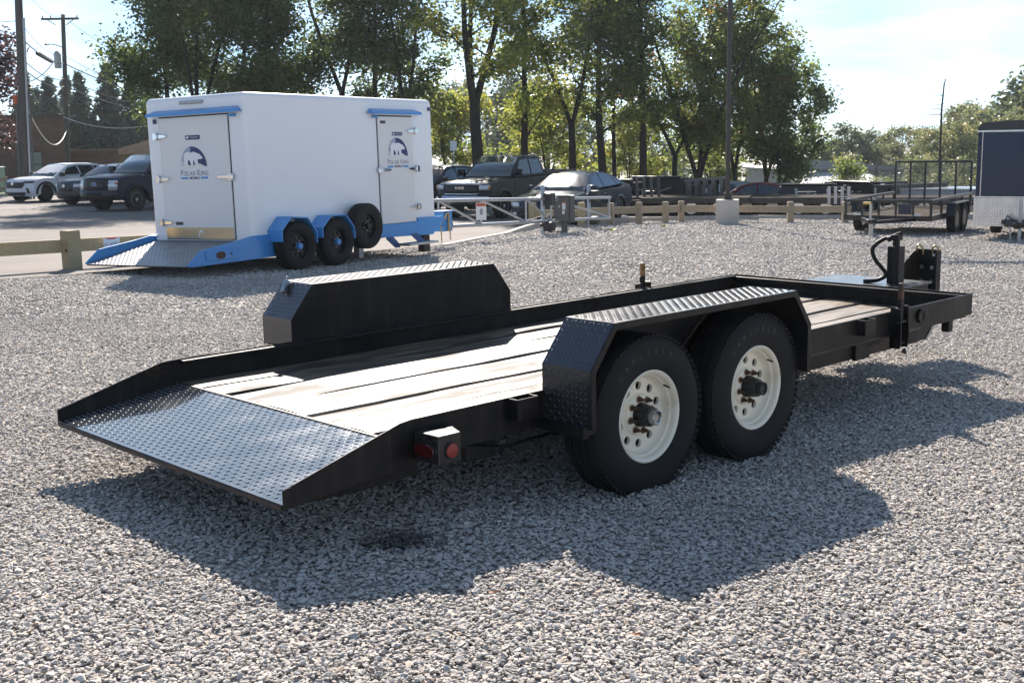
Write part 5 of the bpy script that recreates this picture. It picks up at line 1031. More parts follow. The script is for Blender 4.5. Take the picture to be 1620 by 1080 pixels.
# tilt latch with handle, one each side
def latch(sgn):
    l_ = node('deck_latch', T1, (3.95, -.004 if sgn < 0 else Wd + .004, 0)); s = sgn; mb = MB()
    for u in (-.055, .045): mb.prism([(s * .004, .33), (s * .075, .33), (s * .085, .40), (s * .075, .585 if u < 0 else .60), (s * .004, .60)], u, u + .012, 'x')
    mb.box(-.043, .045, min(s * .008, s * .03), max(s * .008, s * .03), .34, .56); mb.build('latch_body', BLACK, l_, 0, bevel=.003)
    mb = MB(); mb.tube([(-.07, s * .05, .36), (.075, s * .05, .36)], .012, 8); mb.tube([(-.07, s * .06, .50), (.07, s * .06, .50)], .010, 8); mb.tube([(0, s * .08, .33), (.0, s * .09, .30), (.02, s * .06, .305)], .01, 6); mb.build('latch_pin', DARK, l_)
    mb = MB(); mb.prism([(-.018, .50), (.018, .50), (.022, .645), (-.022, .645)], s * .034, s * .058, 'y'); mb.build('latch_bar', BLACK, l_, 0, bevel=.004)
    mb = MB(); mb.prism([(-.016, .646), (.018, .646), (.018, .735), (.010, .748), (-.012, .748), (-.016, .73)], s * .030, s * .060, 'y'); mb.build('latch_handle', AMBER if sgn > 0 else pm('rusted_amber', (.12, .05, .02), .6, col2=(.03, .018, .012), ns=25), l_, 0, bevel=.006)
latch(-1); latch(1)
for v, s in ((-.001, -1), (Wd + .001, 1)):
    mb = MB(); mb.lathe([(0, v), (.045, v), (.047, v + s * .012), (.040, v + s * .018), (.030, v + s * .012), (.012, v + s * .012), (0, v + s * .010)], (4.31, 0, .49), 'y', 24); mb.build('rail_plug', BLACK, T1, 40)
mb = MB(); mb.tube([(3.3 + .055 * cos(a), Wd - .02, .50 + .055 * sin(a)) for a in np.linspace(-pi * .5, pi * 1.1, 14)], .007, 6); mb.build('tie_ring', BLACK, T1, 50)
# tongue
for v in (.72, 1.24): mb = MB(); e = 1.0 + (.06 if v > 1 else -.06); mb.add([(4.4, v - .04, .30), (4.4, v + .04, .30), (4.4, v + .04, .405), (4.4, v - .04, .405), (6.35, e - .04, .30), (6.35, e + .04, .30), (6.35, e + .04, .405), (6.35, e - .04, .405)], [(0, 1, 2, 3), (4, 5, 6, 7), (0, 1, 5, 4), (1, 2, 6, 5), (2, 3, 7, 6), (3, 0, 4, 7)]); mb.build('tongue_beam', BLACK, T1, 0, bevel=.004)
tl = node('tool_box', T1); mb = MB(); mb.box(5.33, 5.90, .74, 1.56, .408, .498); mb.build('box_body', BLACK, tl, 0, bevel=.004); mb = MB(); mb.box(5.31, 5.92, .72, 1.58, .500, .516); mb.build('box_lid', pm('sky_greyed_lid', (.05, .055, .06), .16, col2=(.10, .11, .12), ns=7, rr=.25), tl, 0, bevel=.003)  # black lid greyed, the sky's reflection put into its colour
jk = node('tongue_jack', T1, (5.60, .87, 0)); mb = MB(); mb.box(-.045, .05, -.05, .05, .518, .815); mb.build('jack_tube', BLACK, jk, 0, bevel=.004)
mb = MB(); mb.tube([(0, 0, .815), (0, 0, .87)], .028, 12); mb.box(-.03, .05, -.03, .04, .86, .905); mb.tube([(-.05, .05, .865), (.04, -.02, .912)], .022, 8); mb.build('jack_head', BLACK, jk, 40, bevel=.004)
mb = MB(); mb.tube(curve([(.01, .02, .89), (-.02, .09, .87), (-.05, .14, .83), (-.07, .165, .78), (-.06, .14, .70), (-.03, .09, .63), (-.02, .07, .58), (-.05, .13, .54), (-.10, .22, .530)]), .0165, 9); mb.build('jack_crank', BLACK, jk, 60)
hp = node('hitch_plate', T1, (6.28, .10, 0)); mb = MB(); mb.box(0, .02, .735, .955, .36, .735); mb.box(-.06, -.0, .735, .75, .36, .73); mb.build('channel', BLACK, hp, 0, bevel=.003)
mb = MB(); mb.prism([(-.001, .40), (-.001, .725)] + [(-.001 - .27 * sin(a), .40 + .325 * cos(a)) for a in np.linspace(.1, pi / 2, 9)], .935, .95, 'y'); mb.build('gusset', BLACK, hp, 0)
for v, z in ((.80, .47), (.89, .47), (.80, .585), (.89, .585)): mb = MB(); mb.lathe([(0, -.012), (.016, -.012), (.02, -.003), (.02, -.001), (0, -.001)], (0, v, z), 'x', 10); mb.build('bolt', STEEL, hp, 30)
mb = MB(); mb.lathe([(0, -.004), (.012, -.004), (.012, -.001)], (0, .79, .69), 'x', 10); mb.build('bolt', pm('white_spot', (.7, .7, .7), .5), hp, 30)
for v in (.745, .885): mb = MB(); mb.tube([(.0, v, .69)] + [(-.005 - .02 * sin(a), v + .028 * (1 - cos(a)) - .0, .74 + .028 * sin(a)) for a in np.linspace(0, pi, 8)] + [(.0, v + .056, .70)], .0085, 7); mb.build('safety_hook', GOLD, hp, 60)
mb = MB(); mb.tube([(4.9, .25, .34), (4.2, .2, .28), (3.4, .15, .30), (2.7, .12, .27), (1.8, .12, .33), (.6, .12, .30), (.1, .02, .42)], .008, 5); mb.build('wiring_loom', BLKTRIM, T1)
mb = MB(); mb.box(.42, .60, .17, .5, .25, .39); mb.build('under_box', BLKTRIM, T1, 0, bevel=.01)

# ------------------------------------------------------------------ the white insulated trailer
T2 = thing('refrigerated_trailer', 'white insulated box trailer with blue fenders, blue chassis and bear logos on its doors', 'trailer', (-3.803, 17.347, -.202), pi / 2 - .561, None, -.021, .006)
L2, W2, H2, ZF = 4.664, 2.123, 2.673, .50
def rbox(x0, x1, y0, y1, z0, z1, r, n=5):
    """box with rounded vertical edges and roof edges"""
    mb = MB(); ring = []
    def loop(ins):
        p = []; rr = max(.004, r - ins) if ins < r else .004
        rr = r
        for cx2, cy2, a0 in ((x1 - r, y1 - r, 0), (x0 + r, y1 - r, pi / 2), (x0 + r, y0 + r, pi), (x1 - r, y0 + r, 1.5 * pi)):
            for k in range(n + 1): a = a0 + pi / 2 * k / n; p.append((cx2 + (rr - ins) * cos(a), cy2 + (rr - ins) * sin(a)))
        return p
    levels = [(z0, 0)] + [(z1 - r + r * sin(a), r * (1 - cos(a))) for a in np.linspace(0, pi / 2 * .98, 7)]
    m = 4 * (n + 1)
    for z, ins in levels: mb.v += [(x, y, z) for x, y in loop(ins)]
    for i in range(len(levels) - 1): mb.f += [(i * m + k, i * m + (k + 1) % m, (i + 1) * m + (k + 1) % m, (i + 1) * m + k) for k in range(m)]
    mb.f += [tuple(range(m)), tuple((len(levels) - 1) * m + k for k in range(m))]; return mb
rbox(0, L2, 0, W2, ZF, H2, .085).build('body', WHITE, T2, 50)
# doors stand proud of the body
def bear_logo(par, f, sx, sy, s=.83):
    """navy arch with a white walking bear, lettering and bars; f maps logo (x to the right, y up, lift) to local coordinates"""
    arc = [(-.02, .52)] + [(-.02 + .0 + .40 * sin(a), .0 + .52 * cos(a)) for a in np.linspace(.12, pi / 2 * 1.0, 14)]
    navy = [(-.10, .50), (-.02, .52)] + [(-.02 + .36 * sin(a), .02 + .50 * cos(a)) for a in np.linspace(.15, pi / 2, 14)] + [(.22, .06), (.12, .12), (.10, .02), (-.20, .02), (-.22, .30), (-.10, .34)]
    arch_ = [(-.06, .515), (.02, .51)] + [(-.02 + .36 * sin(a), .02 + .49 * cos(a)) for a in np.linspace(.2, pi / 2, 12)] + [(.25, .05), (.16, .10), (.06, .07), (-.10, .06), (-.20, .10), (-.22, .28), (-.06, .38)]
    def flat(nm, poly, m, lift, pp=par):
        mb = MB(); k = len(poly); mb.add([f(x * sx, y * sy, lift) for x, y in poly] + [f(x * sx, y * sy, lift - .002) for x, y in poly], [tuple(range(k)), tuple(range(2 * k - 1, k - 1, -1))] + [(i, (i + 1) % k, (i + 1) % k + k, i + k) for i in range(k)]); return mb.build(nm, m, pp, 0)
    flat('logo_arch', arch_, NAVY, .004)
    bear = [(-.235, .0), (-.235, .30), (-.20, .365), (-.13, .385), (-.05, .365), (.0, .385), (.06, .375), (.12, .34), (.16, .335), (.20, .29), (.245, .24), (.225, .205), (.16, .205), (.115, .20), (.115, .12), (.145, .075), (.115, .06), (.05, .06), (.03, .15), (.01, .20), (-.005, .12), (-.01, .05), (-.06, .05), (-.09, .17), (-.13, .20), (-.145, .12), (-.14, .05), (-.21, .05), (-.21, .0)]
    flat('logo_bear', bear, WPRINT, .0065)
    flat('logo_fade', [(-.06, .515)] + [(-.06 - .25 * sin(a), .06 + .455 * cos(a)) for a in np.linspace(.15, 1.35, 10)] + [(-.235, .16), (-.235, .30), (-.20, .365), (-.06, .37)], pm('fading_blue_print', (.33, .38, .50), .5), .0042)
    for k in range(9): z = .06 + k * .045; x0 = -.34 + .008 * k + .012 * max(0, k - 4); flat('logo_streak', [(x0, z), (-.24 + .01 * max(0, k - 6), z), (-.24, z + .016), (x0 + .01, z + .016)], pm('pale_grey_print', (.40, .43, .49), .5), .0045)
    for x, y, h_, txt, m in ((0, -.115, .13, 'POLAR KING', GREYP), (0.0, -.235, .085, 'MOBILE', NAVY)):
        if txt == 'MOBILE': vs, fs = text_geo(txt, h_ * s * .75, .0006, 1.2, .2); flat_geo(vs, fs, lambda a, b: f(a + x * s, b - .155, .004)).build('logo_lettering', m, par, 0)
        else:
            xx = -.345
            for ch in txt:
                big = ch in 'PK'; sz = .150 if big else .116
                if ch == ' ': xx += .035; continue
                vs, fs = text_geo(ch, sz * s, .0005, .90); wv = (max(v[0] for v in vs) - min(v[0] for v in vs)) / s; hv = max(v[1] for v in vs); lowv = min(v[1] for v in vs); mnx = min(v[0] for v in vs)
                flat_geo(vs, fs, lambda a, b: f(a - mnx + xx * s, b - lowv - .118, .004)).build('logo_lettering', m, par, 0); xx += wv + .017
    for sg in (-1, 1): flat('logo_bar', [(sg * .345, -.27), (sg * .165, -.27), (sg * .165, -.225), (sg * .345, -.225)], CYAN, .004)
def small_label(par, f, x, y, w, h):
    mb = MB(); p = [(x, y), (x + w, y), (x + w, y + h), (x, y + h)]; mb.add([f(a, b, .004) for a, b in p] + [f(a, b, .001) for a, b in p], [(0, 1, 2, 3), (0, 4, 5, 1), (1, 5, 6, 2), (2, 6, 7, 3), (3, 7, 4, 0)]); o = mb.build('name_label', NAVY, par, 0)
    vs, fs = text_geo('POLAR KING', h * .55, .0, .55 * w / h / 3.2); flat_geo(vs, fs, lambda a, b: f(x + w * .62 + a, y + h * .5 + b, .0055)).build('lettering', WPRINT, o, 0)
    bp = [(0, 0), (0, .5), (.2, .65), (.55, .6), (.8, .75), (1, .55), (.75, .4), (.7, 0), (.5, 0), (.45, .3), (.25, .3), (.22, 0)]; mb = MB(); mb.add([f(x + w * .06 + a * w * .2, y + h * .2 + b * h * .8, .0055) for a, b in bp], [tuple(range(12))]); mb.build('label_emblem', WPRINT, o, 0)
def hinge(par, f, x, y, d, w=.26):
    """chromed strap hinge: knuckle at x, strap towards d"""
    mb = MB(); 
    def bx(a0, a1, b0, b1, c0, c1):
        mb.add([f(a, b, c) for c in (c0, c1) for b in (b0, b1) for a in (a0, a1)], [(0, 2, 3, 1), (4, 5, 7, 6), (0, 1, 5, 4), (2, 6, 7, 3), (0, 4, 6, 2), (1, 3, 7, 5)])
    bx(x - .035, x + .035, y - .055, y + .055, .002, .05); bx(min(x, x + d * .05), max(x, x + d * .05), y - .03, y + .03, .051, .06)
    s = [(x + d * .036, y - .035), (x + d * w * .8, y - .022), (x + d * w, y), (x + d * w * .8, y + .022), (x + d * .036, y + .035)]; k = 5
    mb.add([f(a, b, .030) for a, b in s] + [f(a, b, .006) for a, b in s], [tuple(range(k)), tuple(range(2 * k - 1, k - 1, -1))] + [(i, (i + 1) % k, (i + 1) % k + k, i + k) for i in range(k)]); return mb.build('hinge', CHROME, par, 0, bevel=.006)
fR = lambda ox, oz: (lambda x, y, l: (-l - .022, ox - x, oz + y))       # on the rear door (v grows to the left)
fS = lambda ox, oz: (lambda x, y, l: (ox + x, -l - .022, oz + y))       # on the side door
mb = MB(); mb.box(-.022, .004, .345, 1.80, .525, 2.362); rd = mb.build('rear_door', DOORW, T2, 0, bevel=.006)
mb = MB(); mb.box(-.003, .002, .325, 1.82, .512, 2.38); mb.build('door_gasket', BLKTRIM, rd, 0)
bear_logo(rd, fR(1.10, 1.60), .83, .62); small_label(rd, fR(1.24, 2.02), 0, 0, .31, .065)
mb = MB(); mb.box(-.028, -.0225, .352, 1.795, .528, .70); mb.build('kick_plate', BRASS, rd, 0)
mb = MB(); k_ = [(.0, .0), (.03, .09), (.08, .11), (.12, .05), (.10, .05), (.07, .08), (.04, .06), (.03, 0)]; mb.add([(-.029, 1.10 - a, .56 + b) for a, b in k_], [tuple(range(8))]); mb.build('kick_plate_emblem', WPRINT, rd, 0)
for z in (2.09, 1.44, .775): hinge(rd, fR(1.875, 0), 0, z, 1)
h_ = hinge(rd, fR(.33, 0), 0, 1.45, -1, .30); mb = MB(); mb.box(-.075, -.0225, .27, .36, 1.41, 1.49); mb.build('door_handle', CHROME, rd, 0, bevel=.015)
mb = MB(); mb.box(-.025, -.0222, 1.42, 1.58, .735, .785); dp = mb.build('data_plate', pm('dark_data_plate', (.06, .06, .06), .5), rd, 0)
mb = MB(); mb.box(3.065, 4.02, -.022, .004, .555, 2.36); sd = mb.build('side_door', DOORW, T2, 0, bevel=.006); mb = MB(); mb.box(3.045, 4.04, -.003, .002, .54, 2.38); mb.build('door_gasket', BLKTRIM, sd, 0)
bear_logo(sd, fS(3.575, 1.675), .83, .64); small_label(sd, fS(3.44, 2.04), 0, 0, .28, .06)
for z in (2.12, 1.47, .81): hinge(sd, fS(4.10, 0), 0, z, -1)
hinge(sd, fS(3.06, 0), 0, 1.465, 1, .32); mb = MB(); mb.box(3.0, 3.12, -.075, -.0225, 1.42, 1.50); mb.build('door_handle', CHROME, sd, 0, bevel=.015)
mb = MB(); mb.box(3.13, 3.27, -.025, -.0222, 2.24, 2.29); mb.build('data_plate', pm('dark_data_plate', (.06, .06, .06), .5), sd, 0)
def awning(nm, f, x0, x1, z0, z1, d):
    mb = MB(); P_ = [(x0, z0, d), (x1, z0, d), (x1 - .09, z1, .012), (x0 + .09, z1, .012), (x0, z0 - .01, d), (x1, z0 - .01, d), (x1, z0, .0), (x0, z0, .0), (x0 + .02, z0 + .035, d * .97), (x1 - .02, z0 + .035, d * .97)]
    mb.add([f(*p) for p in P_], [(0, 1, 9, 8), (8, 9, 2, 3), (0, 8, 3, 7), (1, 6, 2, 9), (0, 7, 6, 1), (0, 1, 5, 4)]); return mb.build(nm, BLUE, T2, 20, bevel=.004)
awning('rain_awning', lambda x, z, l: (-l, x, z), .04, 1.98, 2.395, 2.475, .13); awning('rain_awning', lambda x, z, l: (x, -l, z), 2.80, 4.20, 2.405, 2.485, .12)
mb = MB(); mb.box(-.035, .002, .83, 1.32, 2.548, 2.598); mb.build('lamp_bar', GALV, T2, 0, bevel=.012)
mb = MB(); mb.box(-.07, .001, .17, .29, 2.325, 2.362); mb.build('door_lamp', BLUE, T2, 0, bevel=.012); mb = MB(); mb.box(2.93, 3.05, -.07, .001, 2.335, 2.37); mb.build('door_lamp', BLUE, T2, 0, bevel=.012)
mb = MB(); mb.box(-.02, .001, 1.87, 1.94, 2.285, 2.355); mb.build('marker_light', NAVY, T2, 0, bevel=.008); mb = MB(); mb.box(4.515, 4.585, -.02, .001, 2.475, 2.535); mb.build('marker_light', NAVY, T2, 0, bevel=.008)
# chassis
side = [(-1.325, .245), (-1.06, .44), (-.35, .53), (-.05, .578), (3.02, .578), (3.02, .548), (4.06, .548), (4.06, .615), (4.80, .600), (4.80, .50), (4.50, .29), (3.1, .33), (.45, .235), (-1.25, .222)]
for y0, y1 in ((-.035, -.004), (W2 + .004, W2 + .035)): mb = MB(); mb.prism(side, y0, y1, 'y'); mb.build('frame_side', BLUE, T2, 0, bevel=.006)
mb = MB(); mb.prism([(-1.32, .228), (.02, .485), (4.6, .495), (4.6, .34), (.5, .30), (-1.30, .215)], .002, W2 - .002, 'y'); mb.build('floor_pan', pm('shaded_steel', (.10, .10, .105), .6), T2, 0)
mb = MB(); a = Vector((-1.318, .004, .234)); e = Vector((1.334, 0, .256)); n_ = Vector((-e.z, 0, e.x)).normalized(); q = [a, a + e, a + e + Vector((0, W2 - .008, 0)), a + Vector((0, W2 - .008, 0))]
mb.add([tuple(v + n_ * .006) for v in q] + [tuple(v + n_ * .001) for v in q], [(0, 1, 2, 3), (4, 5, 6, 7), (0, 1, 5, 4), (1, 2, 6, 5), (2, 3, 7, 6), (3, 0, 4, 7)]); rp2 = mb.build('ramp_plate', ALU2, T2, 0)
mb = MB(); mb.treads(a + n_ * .0062, e, Vector((0, 1, 0)), e.length, W2 - .01, pitch=.042, L=.036, w=.014, h=.0025); mb.build('tread_studs', ALU2, rp2, 25, kind='stuff')
tb2 = node('tail_light', T2); mb = MB(); mb.box(-.98, -.34, -.050, -.0355, .285, .43); mb.build('housing', BLUE, tb2, 0, bevel=.006); mb = MB(); mb.prism(oval(-.705, .352, .088, .052), -.058, -.0505, 'y'); mb.build('tail_lens', pm('dark_red_lens', (.05, .008, .012), .25), tb2, 30); mb = MB(); mb.prism(oval(-.50, .358, .017, .017, 14, 2), -.056, -.0505, 'y'); mb.build('marker_lens', DARK, tb2, 30)
f2 = [(.31, .465), (.31, .64), (.53, .832), (.90, .80), (1.10, .575), (1.10, .40)]
def fend2(off, flat):
    f = [(x + off, z) for x, z in f2]; 
    if flat: f[2] = (f[2][0], .80); f[3] = (f[3][0], .798); f[1] = (f[1][0], .62)
    fi = inset(f, .02); k = 6; mb = MB(); vs = [(x, y, z) for y in (-.005, -.30) for x, z in f] + [(x, y, z) for y in (-.005, -.30) for x, z in fi]; fs = []
    for i in range(k - 1): fs += [(i, i + 1, i + 1 + k, i + k), (i + 2 * k, i + 3 * k, i + 1 + 3 * k, i + 1 + 2 * k), (i, i + 2 * k, i + 1 + 2 * k, i + 1), (i + k, i + 1 + k, i + 1 + 3 * k, i + 3 * k)]
    fs += [(0, k, 3 * k, 2 * k), (k - 1, 3 * k - 1, 4 * k - 1, 2 * k - 1)]; mb.add(vs, fs); return mb.build('fender', BLUE, T2, 20, bevel=.004)
fend2(0, 0); fend2(.91, 1)
mb = MB(); mb.box(.35, 2.1, -.0345, .4, .28, .50); mb.build('wheel_box', DARK, T2, 0)
def wheel2(u, v, z, hubm):
    w = node('wheel', T2, (u, v, z)); tyre_mesh(.372, .23, .205, 48).build('tyre', RUBBER, w, 38)
    mb = MB(); mb.lathe([(.208, -.092), (.205, -.10), (.197, -.094), (.190, -.06), (.178, -.03)], n=40); mb.f = [f for f in mb.f if len(f) == 4]; disc_with_holes(mb, .085, .178, .132, .026, 8, -.03); mb.lathe([(.085, -.03), (.075, -.05), (.055, -.052)], n=30); mb.f = [f for f in mb.f if len(f) == 4]; mb.lathe([(.2, .0), (.2, .09)], n=24); mb.f = [f for f in mb.f if len(f) == 4]; mb.build('rim', RIMB, w, 40)
    mb = MB(); mb.lathe([(.05, -.045), (.05, -.105), (.04, -.115), (0, -.115)], n=20); mb.build('hub', hubm, w, 40)
    for k in range(6): a_ = 2 * pi * k / 6 + .3; mb = MB(); mb.lathe([(.012, -.05), (.012, -.068), (0, -.07)], (.072 * cos(a_), 0, .072 * sin(a_)), 'y', 6); mb.build('lug_nut', STEEL, w, 30)
    mb = MB(); mb.lathe([(.0, .03), (.17, .03), (.17, .07), (0, .07)], n=20); mb.build('brake_drum', DARK, w, 30); return w
w2 = wheel2(.726, -.17, .372, BLUE); copy_tree(w2, T2, (1.619, -.17, .372)); copy_tree(w2, T2, (.726, W2 + .17, .372), pi); copy_tree(w2, T2, (1.619, W2 + .17, .372), pi)
sw = wheel2(2.36, -.20, .575, DARK); sw.name = 'spare_wheel'; mb = MB(); mb.box(2.3, 2.42, -.12, -.036, .45, .60); mb.build('spare_bracket', DARK, T2, 0)
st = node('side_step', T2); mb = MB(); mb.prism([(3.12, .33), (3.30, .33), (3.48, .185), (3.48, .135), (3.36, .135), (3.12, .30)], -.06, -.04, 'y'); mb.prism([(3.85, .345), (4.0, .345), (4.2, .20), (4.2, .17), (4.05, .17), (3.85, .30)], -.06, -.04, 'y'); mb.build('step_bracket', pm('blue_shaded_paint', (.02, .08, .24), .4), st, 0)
mb = MB(); mb.box(3.38, 4.24, -.34, -.062, .165, .205); mb.build('step_tread', ALU, st, 0, bevel=.006)
mb = MB(); [mb.box(3.2 + .06 * i, 3.225 + .06 * i, -.064, -.0605, .27 - .035 * i, .30 - .035 * i) for i in range(4)]; mb.build('step_holes', DARK, st, 0)
tg = node('drawbar', T2); 
for s in (-1, 1): mb = MB(); mb.add([(4.3, W2 / 2 + s * .95, .36), (4.3, W2 / 2 + s * .85, .36), (4.3, W2 / 2 + s * .85, .48), (4.3, W2 / 2 + s * .95, .48), (6.35, W2 / 2 + s * .09, .36), (6.35, W2 / 2 + s * .0, .36), (6.35, W2 / 2 + s * .0, .48), (6.35, W2 / 2 + s * .09, .48)], [(0, 1, 2, 3), (4, 5, 6, 7), (0, 1, 5, 4), (1, 2, 6, 5), (2, 3, 7, 6), (3, 0, 4, 7)]); mb.build('beam', BLUE, tg, 0, bevel=.006)
mb = MB(); mb.box(6.18, 6.48, W2 / 2 - .14, W2 / 2 + .14, .22, .60); mb.box(6.13, 6.53, W2 / 2 - .17, W2 / 2 + .17, .6005, .625); mb.build('coupler_head', BLUE, tg, 0, bevel=.01)
mb = MB(); mb.tube([(6.49, W2 / 2, .34), (6.62, W2 / 2, .34)], .06, 12); mb.build('coupler', DARK, tg)
mb = MB(); mb.tube([(6.20, W2 / 2 - .16, .46), (6.22, W2 / 2 - .18, .56), (6.30, W2 / 2 - .18, .58), (6.32, W2 / 2 - .17, .5), (6.30, W2 / 2 - .17, .22)], .022, 8); mb.build('tow_hook', pm('tan_hose', (.35, .26, .14), .6), tg, 60)
for cx3, n3 in ((6.02, 6), (6.32, 5)):
    mb = MB()
    for i in range(n3):
        z = .34 - i * .055; pts = [(cx3 + .015 * cos(a) * (1 if i % 2 else .35), W2 / 2 - .19 + .015 * cos(a) * (.35 if i % 2 else 1), z - .03 + .038 * sin(a)) for a in np.linspace(0, 2 * pi, 11)]; mb.tube(pts, .007, 5, False)
    mb.build('safety_chain', GOLD, tg, 60)
mb = MB(); mb.box(4.28, 4.46, .02, .15, -.01, .34); mb.build('prop_leg', pm('dark_timber_block', (.035, .028, .022), .8), T2, 0)
mb = MB(); mb.box(2.80, 2.92, .3, .42, .0, .35); mb.build('jack_stand', GALV, T2, 0)

# ------------------------------------------------------------------ navy cargo trailer on the right
NAVYT = pm('navy_aluminium_skin', (.002, .017, .052), .2, coat=.15, spec=.3)
T3 = thing('cargo_trailer', 'enclosed dark navy cargo trailer with a bright tread-plate stone guard at the right edge', 'trailer', G(at(1543, 26.0), 26.0), -radians(30))
# local x: to the right along the nose, y: away
W3 = 2.1; mb = MB(); mb.box(0, W3, 0, 4.6, .33, 2.42); mb.build('body', NAVYT, T3, 0, bevel=.03)
mb = MB(); vs = []; m_ = 36
for yy in (-.02, 4.62):
    for i in range(m_ + 1): x = -.02 + (W3 + .04) * i / m_; vs.append((x, yy, 2.42 + .12 * min(1, min(x + .02, W3 + .02 - x) / .12) ** .5 + .05 * sin(pi * i / m_)))
    vs += [(W3 + .02, yy, 2.40), (-.02, yy, 2.40)]
k = m_ + 3; mb.add(vs, [tuple(range(k)), tuple(range(2 * k - 1, k - 1, -1))] + [(i, i + k, (i + 1) % k + k, (i + 1) % k) for i in range(k)]); mb.build('roof', pm('dark_roof_trim', (.012, .014, .02), .3), T3, 30)
mb = MB(); mb.box(-.012, W3 + .012, -.014, .0, 2.345, 2.385); mb.build('trim_strip', ALU, T3, 0)
mb = MB(); mb.box(.0, .05, -.02, .0, .95, 2.34); mb.build('corner_trim', NAVYT, T3, 0, bevel=.01); mb = MB(); mb.box(.09, .105, -.008, -.0005, .95, 2.34); mb.build('corner_seam', ALU, T3, 0)
mb = MB(); mb.box(-.03, W3 + .03, -.03, -.001, .30, .93); g_ = mb.build('stone_guard', ALU, T3, 0, bevel=.01); mb = MB(); mb.treads((-.02, -.0302, .31), (1, 0, 0), (0, 0, 1), W3 + .04, .61, pitch=.055, L=.046, w=.018, h=.004); mb.build('tread_studs', ALU, g_, 25, kind='stuff'); mb = MB(); mb.box(-.035, W3 + .035, -.035, .002, .931, .957); mb.build('guard_cap', ALU, g_, 0)
mb = MB(); mb.box(.62, 1.48, -.06, -.031, .30, .46); mb.build('nose_frame', GREYB, T3, 0, bevel=.01)
for s in (-1, 1): mb = MB(); mb.add([(1.05 + s * .5, 0, .36), (1.05 + s * .42, 0, .36), (1.05 + s * .42, 0, .45), (1.05 + s * .5, 0, .45), (1.05 + s * .08, -1.15, .36), (1.05, -1.15, .36), (1.05, -1.15, .45), (1.05 + s * .08, -1.15, .45)], [(0, 1, 2, 3), (4, 5, 6, 7), (0, 1, 5, 4), (1, 2, 6, 5), (2, 3, 7, 6), (3, 0, 4, 7)]); mb.build('tongue_beam', BLACK, T3, 0)
mb = MB(); mb.box(.98, 1.12, -1.4, -1.15, .36, .48); mb.build('coupler', BLACK, T3, 0, bevel=.02); mb = MB(); mb.tube([(1.05, -.95, .05), (1.05, -.95, .95)], .035, 10); mb.tube([(1.05, -.95, .0), (1.05, -.95, .05)], [.1, .08], 10); mb.build('jack', GALV, T3)
mb = MB(); mb.tube([(.83, -.14, .44), (.72, -.3, .56), (.66, -.35, .42), (.75, -.45, .33), (.9, -.6, .40)], .014, 6); mb.build('cable', BLKTRIM, T3, 60); mb = MB(); mb.tube([(.80, -.55, .42), (.82, -.6, .22), (.84, -.58, .03)], .016, 5); mb.build('safety_chain', GALV, T3)
for wx in (.20, W3 - .20):
    w = node('wheel', T3, (wx, 2.0, .34), pi / 2); tyre_mesh(.34, .22, .2, 36).build('tyre', RUBBER, w, 38); mb = MB(); mb.lathe([(.2, -.09), (.19, -.02), (0, -.02)], n=24); mb.lathe([(.2, .09), (.19, .02), (0, .02)], n=24); mb.build('rim', RIMS, w, 40)
mb = MB(); mb.tube([(.2, 2.0, .34), (W3 - .2, 2.0, .34)], .04, 8); mb.build('axle', BLACK, T3)

# ------------------------------------------------------------------ open utility trailers and dump trailers
SATB = pm('satin_black_steel', (.010, .010, .011), .38); MSH = pm('expanded_mesh', (.30, .29, .26), .6)
def small_wheel(par, x, y, R=.36, rim=None):
    w = node('wheel', par, (x, y, R)); tyre_mesh(R, .2, R * .56, 30).build('tyre', RUBBER, w, 38); mb = MB(); r = R * .56; mb.lathe([(r, -.085), (r * .93, -.09), (r * .9, -.03), (r * .35, -.03), (r * .3, -.07), (0, -.07)], n=24); mb.lathe([(r, .085), (r * .9, .03), (0, .03)], n=20); mb.build('rim', rim or RIMB, w, 40); return w
def frame_bars(nm, segs, r, m, par, kind=None):
    mb = MB()
    for a, b in segs: mb.tube([a, b], r, 4)
    return mb.build(nm, m, par, 0, kind=kind)
def sq(nm, a, b, s, m, par):
    a, b = Vector(a), Vector(b); d = (b - a).normalized(); u = d.cross(Vector((0, 0, 1))); u = u.normalized() if u.length > .01 else Vector((1, 0, 0)); v = d.cross(u); mb = MB(); h = s / 2
    vs = [tuple(p + u * i * h + v * j * h) for p in (a, b) for i, j in ((-1, -1), (1, -1), (1, 1), (-1, 1))]; mb.add(vs, [(0, 1, 2, 3), (4, 5, 6, 7)] + [(k, (k + 1) % 4, (k + 1) % 4 + 4, k + 4) for k in range(4)]); return mb.build(nm, m, par, 0)
T4 = thing('utility_trailer', 'black open utility trailer with tall rear ramp gate raised, beside the navy cargo trailer', 'trailer', G(10.15, 29.75), pi / 2 - radians(213))
L4, W4 = 2.15, 1.0     # +x is the nose
mb = MB(); mb.box(-L4, L4, -W4, W4, .47, .52); mb.build('deck', pm('dark_deck_boards', (.04, .034, .028), .9, spec=.05, col2=(.065, .052, .04), ns=5), T4, 0); mb = MB(); [mb.box(-L4, L4, s * W4 - .04, s * W4 + .04, .40, .53) for s in (-1, 1)]; [mb.box(x - .04, x + .04, -W4 + .041, W4 - .041, .40, .469) for x in (-L4 + .04, L4 - .04)]; mb.build('frame', SATB, T4, 0)
for s in (-1, 1):
    sq('top_rail', (-L4, s * W4, .87), (L4, s * W4, .87), .06, SATB, T4)
    for x in (-L4 + .03, -1.1, 0, 1.1, L4 - .03): sq('stake', (x, s * W4, .531), (x, s * W4, .84), .05, SATB, T4)
sq('top_rail', (L4, -W4 + .03, .87), (L4, W4 - .03, .87), .06, SATB, T4)
for y in (-.6, -.2, .2, .6): sq('stake', (L4, y, .531), (L4, y, .84), .045, SATB, T4)
